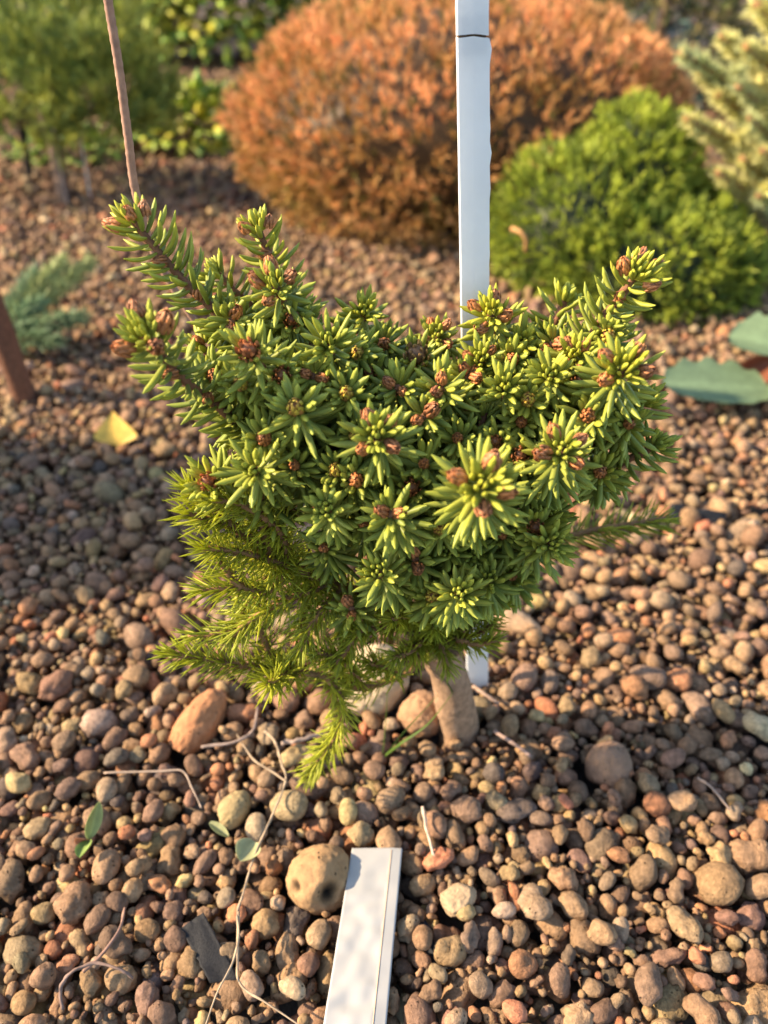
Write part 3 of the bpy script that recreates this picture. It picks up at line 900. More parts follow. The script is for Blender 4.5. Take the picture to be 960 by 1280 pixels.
# trunk and graft
tp = [base_trunk + np.array((0.002, 0, -0.03)), base_trunk, P(566, 860, .2715), P(552, 815, .269), P(541, 790, .268), P(532, 740, .270), CORE, CORE2]
path = catmull(tp, 40)
tr = np.interp(np.linspace(0, 1, 40), (0, .14, .30, .46, .55, .62, .8, 1), (.0122, .0114, .0100, .0094, .0090, .0066, .0055, .0042))
V, F = tube(path, tr, 22, 0.05, 4)
for i in range(len(V)):
    q = Vector(V[i])
    k = mnoise.noise(Vector((q.x * 60, q.y * 60, q.z * 420))) * 0.0007 + mnoise.noise(q * 160) * 0.0006
    ax = path[min(i // 22, 39)]
    V[i] += unit(V[i] - ax) * k
link('trunk', make_mesh('trunk', V, F, M['bark'], np.broadcast_to(np.array((0.30, 0.19, 0.115)), (len(V), 3))), spruce)
for i, (a, b) in enumerate([((541, 800, .262), (500, 838, .246)), ((548, 792, .262), (556, 770, .250)), ((545, 800, .260), (572, 818, .246)), ((538, 795, .262), (512, 792, .248)), ((543, 790, .263), (528, 765, .252))]):
    q = catmull([P(*a), (P(*a) + P(*b)) / 2 + np.array((0, 0, .002)), P(*b)], 8)
    V, F = tube(q, np.linspace(.003, .0012, 8), 6, .2, i)
    link('branch_stub', make_mesh('branch_stub', V, F, M['bark'], np.broadcast_to(np.array((0.24, 0.14, 0.075)), (len(V), 3))), spruce)
tag(link('needles', rest_needles.mesh('needles', M['needle']), spruce), kind='stuff')
tag(link('rootstock_needles', root_needles.mesh('rootstock_needles', M['thin_needle']), spruce), 'thin yellow-green needles of the wild shoots below the graft', kind='stuff')
print('solo needles', solo_needles)

# ------------------------------------------------------------------ white stake
def build_stake():
    foot, top = G(596, 862, 0.0), P(589.5, -30, 0.304)
    up = unit(top - foot)
    foot2 = foot - up * 0.03
    root = empty('white_stake', foot, 'tall cracked white wooden stake with ragged edge behind the spruce', 'stake')
    side = np.array((math.cos(R(6)), math.sin(R(6)), 0.0))   # its face is turned a little to the right
    side = unit(side - up * np.dot(up, side))
    fwd = np.cross(side, up)                      # towards the back
    total = np.linalg.norm(top - foot)
    crack = np.linalg.norm(P(592, 44, 0.304) - foot)
    rr = np.random.default_rng(8)
    def board(s0, s1, name, jag0, jag1, wob):
        n = 90
        prof = [(-1, .0016), (-.92, -.0004), (-.45, -.0013), (-.38, -.0017), (-.3, -.0013), (.2, -.0011), (.8, -.0006), (1, .0003), (1, .0018), (0, .0023), (-.9, .0022)]
        acc = []
        for i, s in enumerate(np.linspace(s0, s1, n)):
            hw = np.interp(s, (0, .2, .33, .38), (.0064, .0061, .0058, .0057))
            rag = 0.0
            if wob and s > .22: rag = 0.0006 * mnoise.noise(Vector((s * 420, 3, 0))) + 0.0008 * (mnoise.noise(Vector((s * 120, 9, 0))) > 0.15)
            if not wob: rag = -0.0004 + 0.0004 * mnoise.noise(Vector((s * 90, 5, 0)))
            for u, d in prof:
                q = foot + up * s + side * (u * hw + (rag if u > .5 else 0)) + fwd * (d + 0.0001 * mnoise.noise(Vector((u * 3, s * 60, 1))))
                if i == 0: q = q + up * jag0(u)
                if i == n - 1: q = q + up * jag1(u)
                acc.append(q)
        m = len(prof)
        i, j = np.meshgrid(np.arange(n - 1), np.arange(m), indexing='ij')
        kk = (j + 1) % m
        Q = np.stack((i * m + j, i * m + kk, (i + 1) * m + kk, (i + 1) * m + j), -1).reshape(-1, 4)
        caps = np.array([np.arange(m)[::-1], np.arange(m) + (n - 1) * m])
        V = np.array(acc)
        c = np.broadcast_to(np.array((0.80, 0.81, 0.80)), (len(V), 3))
        return link(name, make_mesh(name, V, [Q, caps], M['paint'], c, smooth=False), root)
    jag = lambda u: 0.0007 * math.sin(u * 4.2) + 0.0004 * math.sin(u * 11 + 1)
    board(-0.03, crack - 0.0004, 'lower_board', lambda u: 0, jag, True)
    board(crack + 0.0004, total, 'upper_board', jag, lambda u: 0, False)
    # dark wood inside the crack and where the white has worn off
    bx = [foot + up * (crack + a * .006) + side * b * .0047 + fwd * (.0004 + c * .0006) for a in (-1, 1) for b in (-1, 1) for c in (-1, 1)]
    Q = np.array([(0, 1, 3, 2), (4, 6, 7, 5), (0, 4, 5, 1), (2, 3, 7, 6), (0, 2, 6, 4), (1, 5, 7, 3)])
    link('wood_core', make_mesh('wood_core', np.array(bx), Q, M['bark'], np.broadcast_to(np.array((.10, .06, .035)), (8, 3)), smooth=False), root)
    s0 = np.linalg.norm(P(582, 445, .304) - foot)
    s1 = np.linalg.norm(P(582, 382, .304) - foot)
    q = [foot + up * s + side * (-.0040 + .0009 * math.sin(s * 90)) - fwd * .0009 for s in np.linspace(s0, s1, 12)]
    V, F = tube(q, np.interp(np.linspace(0, 1, 12), (0, .4, .8, 1), (.0008, .0013, .0009, .0002)), 6, .3, 3, flat=.35)
    link('worn_patch', make_mesh('worn_patch', V, F, M['bark'], np.broadcast_to(np.array((.22, .17, .13)), (len(V), 3))), root)
build_stake()

# ------------------------------------------------------------------ white plant label
def build_label():
    root = empty('plant_label', (tagBL + tagBR) / 2, 'blank white foil plant label with a tan seam lying on the gravel', 'plant label')
    def at(u, v, lift=0.0):
        a = tagBL + (tagTL - tagBL) * v
        b = tagBR + (tagTR - tagBR) * v
        q = a + (b - a) * u
        q = q.copy()
        wr = (0.0010 * mnoise.noise(Vector((u * 2.2, v * 8, 2))) + 0.0007 * mnoise.noise(Vector((u * 3.5, v * 17, 7)))) * min(1, (1 - v) * 4) * (1 if u < .78 else .4)
        q[2] += wr + lift - max(0, u - .79) * 0.003 - max(0, v - .97) * .004
        return q
    def sheet(u0, u1, nu, nv, t, lift, name, col, mat, v0=0.0, v1=1.0):
        us, vv = np.linspace(u0, u1, nu), np.linspace(v0, v1, nv)
        top = np.array([[at(u, v, lift) for v in vv] for u in us])
        bot = top - np.array((0, 0, t))
        V = np.concatenate((top.reshape(-1, 3), bot.reshape(-1, 3)))
        i, j = np.meshgrid(np.arange(nu - 1), np.arange(nv - 1), indexing='ij')
        Q1 = np.stack((i * nv + j, (i + 1) * nv + j, (i + 1) * nv + j + 1, i * nv + j + 1), -1).reshape(-1, 4)
        off = nu * nv
        Q2 = Q1[:, ::-1] + off
        ring = [a * nv for a in range(nu)] + [(nu - 1) * nv + b for b in range(1, nv)] + [a * nv + nv - 1 for a in range(nu - 2, -1, -1)] + [b for b in range(nv - 2, 0, -1)]
        ring = np.array(ring)
        nx = np.roll(ring, -1)
        Q3 = np.stack((ring, ring + off, nx + off, nx), -1)
        return link(name, make_mesh(name, V, [np.vstack((Q1, Q2, Q3))], mat, np.broadcast_to(np.array(col), (len(V), 3))), root)
    sheet(0, 1, 30, 70, .0009, 0, 'label_face', (.40, .385, .355), M['foil'])
    sheet(.780, .797, 3, 60, .0003, .00018, 'seam', (.58, .40, .25), M['foil'], .0, .985)
build_label()

# ------------------------------------------------------------------ brown cane behind the plant
def build_cane():
    pts = [P(132, -40, .322), P(135, 0, .325), P(148, 80, .328), P(160, 170, .332), P(172, 250, .336), P(205, 340, .342), P(290, 470, .345), P(400, 640, .342), np.array((0.005, .335, -.02))]
    path = catmull(pts, 130)
    rad = .0017 * (1 + .07 * np.sin(np.arange(130) * 2.4)) * np.interp(np.arange(130), (0, 60), (.92, 1.05))
    V, F = tube(path, rad, 8)
    o = link('brown_cane', make_mesh('brown_cane', V, F, M['stem'], np.broadcast_to(np.array((.33, .19, .13)), (len(V), 3))))
    tag(o, 'thin ribbed brown cane rising from behind the spruce shoots', 'cane')
build_cane()

# ------------------------------------------------------------------ rusty post on the left
def build_post():
    foot = G(33, 500)
    top = P(-40, 300, foot[1] - .02)
    d = unit(top - foot)
    path = catmull([foot - d * .04, foot, foot + d * .1, foot + d * .25, foot + d * .42], 30)
    V, F = tube(path, np.interp(np.arange(30), (0, 29), (.0112, .0105)), 14, .05, 6)
    tag(link('brown_post', make_mesh('brown_post', V, F, M['bark'], np.broadcast_to(np.array((.16, .075, .045)), (len(V), 3)))), 'leaning dark brown wooden post beside the small bluish seedling', 'post')
build_post()

# ------------------------------------------------------------------ shrubs
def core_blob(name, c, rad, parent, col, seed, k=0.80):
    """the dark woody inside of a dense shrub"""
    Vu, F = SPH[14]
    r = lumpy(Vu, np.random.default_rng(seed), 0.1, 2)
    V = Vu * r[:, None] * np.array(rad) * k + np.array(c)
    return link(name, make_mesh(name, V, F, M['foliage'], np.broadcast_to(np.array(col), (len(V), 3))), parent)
def tufts(acc, c, axis, n, L, w, spread, cols, rr, rings=3, sides=3):
    """n needles fanned about axis at each of the points c"""
    m = len(c)
    p = np.repeat(c, n, 0)
    ax = np.repeat(unit(axis), n, 0)
    e = unit(rr.normal(size=(m * n, 3)))
    e = unit(e - ax * (e * ax).sum(1, keepdims=True))
    th = np.abs(rr.normal(size=m * n)) * spread
    d = ax * np.cos(th)[:, None] + e * np.sin(th)[:, None]
    p = p + ax * rr.uniform(-0.4, 0.4, m * n)[:, None] * L
    rings, sides = 3, 2                          # flat two-quad blades
    V, F, u, Q = leaves(p, d, rr.normal(size=p.shape), L * rr.uniform(.6, 1.2, m * n), w, .35, rings=rings, sides=sides, prof=(.7, 1, .12))
    F = F.reshape(m * n, -1, 4)[:, ::2].reshape(-1, 4)
    cc = np.repeat(cols, n, 0) * rr.uniform(.75, 1.25, m * n)[:, None]
    acc.add(V, F, np.repeat(cc, rings * sides, 0))
def shell_points(c, rad, n, rr, lump=.08, freq=3.0, zmin=-.55, depth=.14, seed=0):
    d = unit(rr.normal(size=(int(n * 1.9), 3)))
    d = d[d[:, 2] > zmin][:n]
    h = np.array([mnoise.noise(Vector(v) * freq + Vector((seed, 1, 2))) for v in d])
    h2 = np.array([mnoise.noise(Vector(v) * freq * 3.3 + Vector((seed, 7, 2))) for v in d])
    k = 1 + lump * h + lump * .6 * h2 - depth * rr.uniform(0, 1, len(d)) ** 2
    return np.array(c) + d * k[:, None] * np.array(rad), unit(d / np.array(rad)), h + .6 * h2
def woody(name, a, b, r0, r1, parent, col=(.12, .08, .05), seed=0):
    path = catmull([np.array(a), (np.array(a) + np.array(b)) / 2 + np.array((.01, 0, 0)), np.array(b)], 10)
    V, F = tube(path, np.linspace(r0, r1, 10), 8, .12, seed)
    return link(name, make_mesh(name, V, F, M['bark'], np.broadcast_to(np.array(col), (len(V), 3))), parent)

def orange_bush():
    rr = np.random.default_rng(21)
    c, rad = np.array((.110, 1.33, .125)), np.array((.345, .30, .182))
    root = empty('globe_shrub', (c[0], c[1], 0), 'large rounded rusty orange globe shrub behind the white stake', 'shrub')
    acc = Acc()
    p, nrm, h = shell_points(c, rad, 7000, rr, .075, 4.2, -.75, .14, 3)
    ax = unit(nrm + np.array((0, 0, .55)) + rr.normal(size=p.shape) * .25)
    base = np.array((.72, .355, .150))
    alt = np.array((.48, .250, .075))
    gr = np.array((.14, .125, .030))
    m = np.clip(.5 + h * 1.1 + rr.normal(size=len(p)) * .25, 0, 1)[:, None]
    low = np.clip((.20 - p[:, 2:]) / .26 + rr.normal(size=(len(p), 1)) * .12, 0, 1)   # orange above, olive and darker low down
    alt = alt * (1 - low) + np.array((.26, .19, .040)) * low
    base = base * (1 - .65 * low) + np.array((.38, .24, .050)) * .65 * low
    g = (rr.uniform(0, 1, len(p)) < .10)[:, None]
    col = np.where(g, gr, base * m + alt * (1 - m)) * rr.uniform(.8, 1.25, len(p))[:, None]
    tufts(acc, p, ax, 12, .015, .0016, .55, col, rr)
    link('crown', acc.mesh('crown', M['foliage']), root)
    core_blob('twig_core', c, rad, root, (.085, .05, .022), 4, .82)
    woody('trunk', (c[0], c[1], -.03), (c[0], c[1], .1), .016, .012, root)
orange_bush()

def green_bush():
    rr = np.random.default_rng(22)
    root = empty('green_globe_conifer', (.33, .99, 0), 'dense bright green rounded conifer in front of the orange shrub', 'shrub')
    acc = Acc()
    lobes = [((.245, 1.00, .065), (.108, .12, .100)), ((.312, 1.03, .095), (.080, .10, .106)), ((.358, .97, .025), (.108, .105, .098)), ((.325, .92, .032), (.125, .085, .080))]
    for i, (c, rad) in enumerate(lobes):
        p, nrm, h = shell_points(c, rad, 2100, rr, .09, 4.5, -.8, .2, 10 + i)
        ax = unit(nrm + np.array((0, 0, .35)) + rr.normal(size=p.shape) * .2)
        m = np.clip(.5 + h + rr.normal(size=len(p)) * .25, 0, 1)[:, None]
        col = np.array((.40, .45, .050)) * m + np.array((.10, .15, .026)) * (1 - m)
        tufts(acc, p, ax, 9, .0125, .0019, .42, col, rr)
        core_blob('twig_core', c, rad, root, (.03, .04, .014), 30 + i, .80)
    link('crown', acc.mesh('crown', M['foliage']), root)
    woody('trunk', (.33, .99, -.03), (.33, 1.0, .06), .012, .010, root)
    # one dry curled shoot on its sunny side
    V, F = tube(catmull([P(640, 286, .885), P(650, 290, .875), P(657, 300, .872), P(656, 315, .876)], 10), np.linspace(.003, .0015, 10), 6)
    link('dry_shoot', make_mesh('dry_shoot', V, F, M['stem'], np.broadcast_to(np.array((.42, .22, .08)), (len(V), 3))), root)
green_bush()

def brush(acc, path, L, w, dens, cols, rr, tip_col=None, open_=R(58)):
    """bottle-brush conifer twig"""
    path = np.asarray(path)
    seg = np.concatenate(([0], np.cumsum(np.linalg.norm(np.diff(path, axis=0), axis=1))))
    total = seg[-1]
    n = len(path)
    m = int(total * dens)
    s = rr.uniform(0, 1, m) * total
    T, Nn, B = frames(path)
    idx = np.interp(s, seg, np.arange(n))
    def at(A): return np.stack([np.interp(idx, np.arange(n), A[:, k]) for k in range(3)], -1)
    p, t, a, b = at(path), unit(at(T)), at(Nn), at(B)
    an = rr.uniform(0, 6.283, m)
    e = a * np.cos(an)[:, None] + b * np.sin(an)[:, None]
    th = open_ + rr.normal(size=m) * .15 - .5 * np.exp(-(total - s) / .012)
    d = t * np.cos(th)[:, None] + e * np.sin(th)[:, None]
    V, F, u, Q = leaves(p, d, t + rr.normal(size=t.shape) * .8, L * rr.uniform(.75, 1.15, m), w, .5, rings=3, sides=2, prof=(.8, 1, .12))
    F = F.reshape(m, -1, 4)[:, ::2].reshape(-1, 4)
    c = np.array(cols)[None] * rr.uniform(.75, 1.25, m)[:, None]
    acc.add(V, F, np.repeat(c, 6, 0))

def blue_spruce():
    rr = np.random.default_rng(31)
    cx, cy = .63, 1.09
    root = empty('blue_spruce', (cx, cy, 0), 'pale yellowish blue-needled spruce with upswept branches behind the green conifer', 'spruce')
    woody('trunk', (cx, cy, -.03), (cx + .01, cy, .62), .018, .006, root, (.16, .11, .08))
    acc = Acc()
    ends = [((855, 68), 1.06), ((862, 150), 1.00), ((900, 218), .96), ((950, 246), .94), ((905, 48), 1.10), ((948, 8), 1.12), ((925, 110), 1.00), ((900, 120), 1.05), ((955, 190), .95), ((940, 150), .98), ((985, 230), .95), ((990, 60), 1.02), ((1000, 140), .95), ((880, 95), 1.1), ((930, 200), .97), ((970, -20), 1.08), ((935, 60), 1.02), ((975, 100), .98), ((1040, 250), .98), ((1060, 100), 1.0), ((1090, 200), 1.05), ((1020, -60), 1.15)]
    for i, (px, Y) in enumerate(ends):
        Y = .92 + (Y - .94) * .55
        e = P(*px, Y)
        f = np.array((cx, cy, max(.03, e[2] - .11)))
        mid = (e + f) / 2 + np.array((.01, 0, -.015))
        path = catmull([f, mid, e], 18)
        V, F = tube(path, np.linspace(.006, .0025, 18), 6)
        st = link('branch', make_mesh('branch', V, F, M['bark'], np.broadcast_to(np.array((.36, .20, .10)), (len(V), 3))), root)
        cl = np.array((.66, .62, .25)) if i % 3 else np.array((.56, .58, .28))
        brush(acc, path[4:], .0175, .0026, 4600, cl, rr)
        make_bud(e, e - path[-3], .008, np.array((.45, .24, .11)), rr, st)
        for q in (7, 10, 13):                   # side twigs
            dr = unit(path[q + 1] - path[q - 1])
            sd = unit(np.cross(dr, (0, 0, 1)))
            for s in (-1, 1):
                tw = np.array([path[q] + (dr * .7 + sd * s * .7 + np.array((0, 0, .12))) * x for x in np.linspace(0, .055, 6)])
                brush(acc, tw, .0165, .0026, 3700, cl, rr)
    for q in range(16):                          # the far side
        an = rr.uniform(-.3, 3.4)
        z = rr.uniform(.1, .5)
        f = np.array((cx, cy, z))
        e = f + np.array((math.cos(an) * .25, math.sin(an) * .25, .08)) * (1 - z * .8)
        brush(acc, catmull([f, (f + e) / 2, e], 10), .0175, .0016, 3600, (.45, .46, .22), rr)
    link('needles', acc.mesh('needles', M['foliage']), root)
    tag(root.children[-1], kind='stuff')
blue_spruce()

def left_pine():
    rr = np.random.default_rng(41)
    f = G(78, 252)
    root = empty('dwarf_pine', f, 'dark green dwarf pine with a broad crown on a short trunk', 'pine')
    c = np.array((f[0] - .02, f[1] + .05, .15))
    woody('trunk', (f[0], f[1], -.03), (c[0], c[1], .16), .013, .010, root, (.16, .11, .085))
    for i in range(6):
        an = i * 1.05
        woody('limb', (c[0], c[1], .09), (c[0] + math.cos(an) * .12, c[1] + math.sin(an) * .12, .16 + .03 * (i % 2)), .008, .004, root, seed=i)
    acc = Acc()
    lob = [((c[0], c[1], .15), (.18, .15, .105)), ((c[0] - .13, c[1] + .02, .16), (.14, .14, .11)), ((c[0] + .12, c[1] - .01, .150), (.10, .10, .085)), ((c[0] + .04, c[1], .25), (.15, .13, .10))]
    for i, (cc, rad) in enumerate(lob):
        p, nrm, h = shell_points(cc, rad, 520, rr, .22, 3.0, -.6, .35, 50 + i)
        ax = unit(nrm + np.array((0, 0, .8)) + rr.normal(size=p.shape) * .3)
        m = np.clip(.45 + h + rr.normal(size=len(p)) * .3, 0, 1)[:, None]
        col = np.array((.42, .44, .08)) * m + np.array((.15, .21, .05)) * (1 - m)
        tufts(acc, p, ax, 12, .026, .0021, .42, col, rr)
    link('crown', acc.mesh('crown', M['foliage']), root)
    for k, (x0, y0, x1, y1, w, lab) in enumerate([(112, 246, 100, 190, .010, 'short pale stake leaning beside the pine trunk'), (84, 258, 66, 186, .011, 'grey weathered stake standing against the pine trunk')]):
        a = G(x0, y0)
        b = P(x1, y1 - 25, a[1] + .005)
        V, F = tube(catmull([a - np.array((0, 0, .02)), (a + b) / 2, b], 8), w * .55, 4, flat=.4)
        tag(link('stake', make_mesh('stake', V, F, M['paint'], np.broadcast_to(np.array((.80, .78, .75) if k == 0 else (.50, .44, .40)), (len(V), 3)), smooth=False)), lab, 'stake')
    a = G(36, 222); b = P(24, 140, a[1])
    V, F = tube(catmull([a - np.array((0, 0, .02)), (a + b) / 2, b], 8), .008, 8)
    tag(link('stake', make_mesh('stake', V, F, M['bark'], np.broadcast_to(np.array((.035, .03, .028)), (len(V), 3)))), 'thin black stake under the dwarf pine crown', 'stake')
left_pine()

def seedling_left():
    rr = np.random.default_rng(51)
    f = G(2, 452)
    root = empty('conifer_seedling', f, 'small low bluish conifer seedling beside the brown post', 'seedling')
    acc = Acc()
    for i, (a, Y) in enumerate([((108, 332), .85), ((75, 330), .84), ((96, 398), .76), ((66, 425), .73), ((40, 345), .82), ((25, 410), .75), ((-30, 380), .78), ((45, 380), .78)]):
        e = P(*a, Y)
        mid = (f + e) / 2 + np.array((0, 0, .012))
        path = catmull([f, mid, e], 14)
        V, F = tube(path, np.linspace(.004, .0018, 14), 6)
        link('branch', make_mesh('branch', V, F, M['bark'], np.broadcast_to(np.array((.14, .09, .05)), (len(V), 3))), root)
        brush(acc, path[3:], .019, .0014, 8000, (.34, .38, .14) if i < 2 else (.17, .25, .12), rr, open_=R(48))  # two top branches paler: sunlight on them put into the colour
    tag(link('needles', acc.mesh('needles', M['foliage']), root), kind='stuff')
seedling_left()

# ------------------------------------------------------------------ leaves, weeds, litter
def leaf_mesh(name, outline, along, across, bend, thick, col, mat, vein=True, edge=None):
    """a blade: outline(u) half-width 0..1 along its length; along/across 3-vectors; bend = sag of tip and cupping"""
    along, across = np.array(along, float), np.array(across, float)
    nrm = unit(np.cross(across, along))
    if nrm[2] < 0: nrm = -nrm
    nu, nv = 21, 9
    top = []
    cols = []
    for i, u in enumerate(np.linspace(0, 1, nu)):
        hw = outline(u)
        for j, v in enumerate(np.linspace(-1, 1, nv)):
            e = (edge(u) if edge and abs(v) > .9 else 0)
            q = along * u + across * v * (hw + e) + nrm * (bend[0] * u * u + bend[1] * v * v * hw + (edge(u) * 0.02 if edge and abs(v) > .9 else 0))
            top.append(q)
            cols.append(np.array(col) * (1.25 if vein and j == nv // 2 else 1.0))
    top = np.array(top)
    V = np.vstack((top, top - nrm * thick))
    i, j = np.meshgrid(np.arange(nu - 1), np.arange(nv - 1), indexing='ij')
    Q = np.stack((i * nv + j, (i + 1) * nv + j, (i + 1) * nv + j + 1, i * nv + j + 1), -1).reshape(-1, 4)
    return make_mesh(name, V, [np.vstack((Q, Q[:, ::-1] + nu * nv))], M[mat], np.vstack((cols, cols)))
def put_leaf(name, me, loc, parent=None):
    o = link(name, me, parent)
    o.location = Vector(o.location) + Vector(tuple(loc))
    return o

def yellow_leaf():
    c = G(147, 556, .004)
    tipv = G(142, 524, .022) - c
    root = empty('fallen_leaf', c, 'yellow fallen birch leaf standing on the gravel left of the spruce', 'leaf')
    me = leaf_mesh('blade', lambda u: float(np.interp(u, (0, .12, .25, .45, .7, .9, 1), (.15, .82, 1.0, .78, .40, .1, 0))), tipv * 1.35, (.0185, .002, .0), (-.002, .004), .0004, (.80, .54, .10), 'leaf')
    put_leaf('blade', me, c, root)
    V, F = tube([c, c + np.array((.002, -.009, -.003)), c + np.array((.003, -.016, -.006))], .0006, 6)
    link('leaf_stalk', make_mesh('leaf_stalk', V, F, M['stem'], np.broadcast_to(np.array((.5, .36, .12)), (len(V), 3))), root)
yellow_leaf()

def broadleaf():
    f = G(985, 470)
    root = empty('broadleaf_plant', f, 'low plant with large grey-green scalloped leaves under the green conifer', 'plant')
    scal = lambda u: .0028 * math.sin(u * 27) if .05 < u < .95 else 0
    oval = lambda u: math.sqrt(max(0, 1 - (2 * u - 1) ** 2)) ** .8
    for (tip_, foot_, wd, bend, lift) in [((828, 478, .030), (962, 486, .022), .030, (.0, .006), 0), ((912, 415, .055), (1005, 440, .05), .034, (-.004, .010), 0), ((980, 520, .02), (1030, 490, .03), .03, (0, .006), 0)]:
        a, b = G(foot_[0], foot_[1], foot_[2]), G(tip_[0], tip_[1], tip_[2])
        al = b - a
        ac = unit(np.cross(al, (0, -.25, 1))) * wd
        me = leaf_mesh('leaf', lambda u: oval(u), al, ac, bend, .0006, (.17, .24, .125), 'leaf', edge=lambda u: scal(u) / wd)
        put_leaf('leaf', me, a, root)
        V, F = tube(catmull([f, (f + a) / 2 + np.array((0, 0, .01)), a], 8), .0018, 6)
        link('leaf_stalk', make_mesh('leaf_stalk', V, F, M['stem'], np.broadcast_to(np.array((.20, .24, .10)), (len(V), 3))), root)
    a, b = G(918, 478, .004), G(962, 452, .022)
    me = leaf_mesh('dry_leaf', lambda u: math.sqrt(max(0, 1 - (2 * u - 1) ** 2)), b - a, unit(np.cross(b - a, (0, -1, .5))) * .015, (.004, .008), .0005, (.26, .085, .04), 'leaf')
    put_leaf('dry_leaf', me, a)
    tag(bpy.data.objects[me.name] if me.name in bpy.data.objects else C.objects[-1], 'curled reddish brown dry leaf between the grey-green leaves', 'leaf')
broadleaf()

def scrap(name, label, cat, corners, col, mat, z=(.008, .008, .008, .008), t=.0008, wave=.0012, seed=0):
    q = [G(px, py, zz) for (px, py), zz in zip(corners, z)]
    n = 14
    top = []
    for i in range(n):
        for j in range(n):
            u, v = i / (n - 1), j / (n - 1)
            p = (q[0] * (1 - u) + q[1] * u) * (1 - v) + (q[3] * (1 - u) + q[2] * u) * v
            fr = .0007 * mnoise.noise(Vector((u * 14, v * 14, seed))) if i in (0, n - 1) or j in (0, n - 1) else 0
            top.append(p + np.array((fr, fr, wave * mnoise.noise(Vector((u * 3, v * 3, seed))))))
    top = np.array(top)
    V = np.vstack((top, top - np.array((0, 0, t))))
    i, j = np.meshgrid(np.arange(n - 1), np.arange(n - 1), indexing='ij')
    Q = np.stack((i * n + j, (i + 1) * n + j, (i + 1) * n + j + 1, i * n + j + 1), -1).reshape(-1, 4)
    ring = np.array([a * n for a in range(n)] + [(n - 1) * n + b for b in range(1, n)] + [a * n + n - 1 for a in range(n - 2, -1, -1)] + [b for b in range(n - 2, 0, -1)])
    nx = np.roll(ring, -1)
    Q3 = np.stack((ring, ring + n * n, nx + n * n, nx), -1)
    tag(link(name, make_mesh(name, V, [np.vstack((Q, Q[:, ::-1] + n * n, Q3))], M[mat], np.broadcast_to(np.array(col), (len(V), 3)), smooth=True)), label, cat)
scrap('membrane_scrap', 'torn black woven membrane flap showing beside the long dry stalk', 'membrane', [(226, 1160), (254, 1140), (300, 1225), (262, 1228)], (.017, .016, .016), 'fabric', (.009, .010, .004, .005), seed=1)
scrap('membrane_scrap', 'black woven membrane edge showing right of the white label', 'membrane', [(512, 1140), (532, 1150), (566, 1210), (540, 1212)], (.026, .027, .03), 'fabric', (.001, .002, .001, .0), seed=2)
scrap('plastic_strip', 'curved black plastic edge poking out of the gravel right of the spruce', 'edging', [(838, 630), (908, 640), (908, 664), (838, 656)], (.018, .019, .021), 'leaf', (.014, .012, .0, .0), t=.0015, wave=.004, seed=3)
scrap('plastic_strip', 'short black plastic edge beyond the curved black strip', 'edging', [(938, 632), (990, 640), (990, 656), (938, 648)], (.018, .019, .021), 'leaf', (.012, .012, .0, .0), t=.0015, wave=.003, seed=4)

def stalk(name, label, cat, pts, r0, r1, col, seed=0, branches=(), mat='stem', group=None):
    def wp(q): return G(q[0], q[1], q[2])
    main = catmull([wp(q) for q in pts], 8 * len(pts))
    if not branches:
        V, F = tube(main, np.linspace(r0, r1, len(main)), 6, .25, seed)
        return tag(link(name, make_mesh(name, V, F, M[mat], np.broadcast_to(np.array(col), (len(V), 3)))), label, cat, group)
    root = empty(name, wp(pts[0]), label, cat, group)
    V, F = tube(main, np.linspace(r0, r1, len(main)), 6, .25, seed)
    link('main_stem', make_mesh('main_stem', V, F, M[mat], np.broadcast_to(np.array(col), (len(V), 3))), root)
    for b in branches:
        path = catmull([wp(q) for q in b], 8 * len(b))
        V, F = tube(path, np.linspace(r0 * .9, r1 * .7, len(path)), 6, .25, seed + 1)
        link('side_stem', make_mesh('side_stem', V, F, M[mat], np.broadcast_to(np.array(col), (len(V), 3))), root)
STRAW = (.34, .25, .16)
stalk('dry_stalk', 'long pale forked dry stalk lying across the gravel left of the label', 'stalk',
      [(331, 914, .016), (344, 928, .020), (352, 955, .018), (357, 976, .017), (340, 1020, .017), (318, 1070, .016), (303, 1120, .016)], .00068, .00045, STRAW, 1,
      branches=[[(357, 976, .017), (345, 968, .017), (318, 950, .017), (303, 930, .013), (296, 918, .01)], [(303, 1120, .016), (297, 1140, .017), (298, 1170, .017), (292, 1200, .018), (272, 1240, .018), (254, 1290, .016)], [(298, 1140, .017), (297, 1200, .014), (300, 1230, .015), (330, 1252, .016), (380, 1285, .014)]])
stalk('dry_twig', 'thin grey twig curving round the end of the terracotta stone', 'twig', [(252, 934, .012), (290, 928, .014), (312, 918, .014), (320, 900, .012), (322, 880, .008)], .0009, .0006, (.26, .19, .15), 2)
stalk('dry_twig', 'short straight grey twig under the drooping spruce shoot tip', 'twig', [(352, 929, .013), (375, 925, .015), (402, 917, .013)], .0013, .0010, (.30, .22, .17), 3)
stalk('dry_twig', 'pale bent twig lying among pebbles below the terracotta stone', 'twig', [(130, 966, .011), (200, 964, .014), (228, 964, .015), (240, 985, .014), (252, 1010, .012)], .0006, .0004, (.30, .22, .16), 4)
stalk('dry_twig', 'short pale straw standing just right of the label top', 'twig', [(528, 1008, .018), (534, 1040, .014), (546, 1082, .010)], .0008, .0006, (.48, .36, .26), 5)
stalk('dry_twig', 'stubby brown twig at the foot of the white stake', 'twig', [(592, 858, .010), (606, 868, .014), (624, 880, .012)], .0013, .0010, (.28, .19, .14), 6)
stalk('dry_twig', 'rough brown twig on the gravel right of the trunk base', 'twig', [(618, 914, .012), (640, 928, .014), (664, 946, .012)], .0012, .0009, (.27, .18, .14), 7)
stalk('dry_root', 'wiry dark curled root on the gravel below the weed seedling', 'root', [(78, 1262, .010), (76, 1235, .014), (90, 1215, .017), (120, 1204, .017), (150, 1212, .016), (166, 1222, .012)], .0008, .0006, (.20, .13, .10), 8)
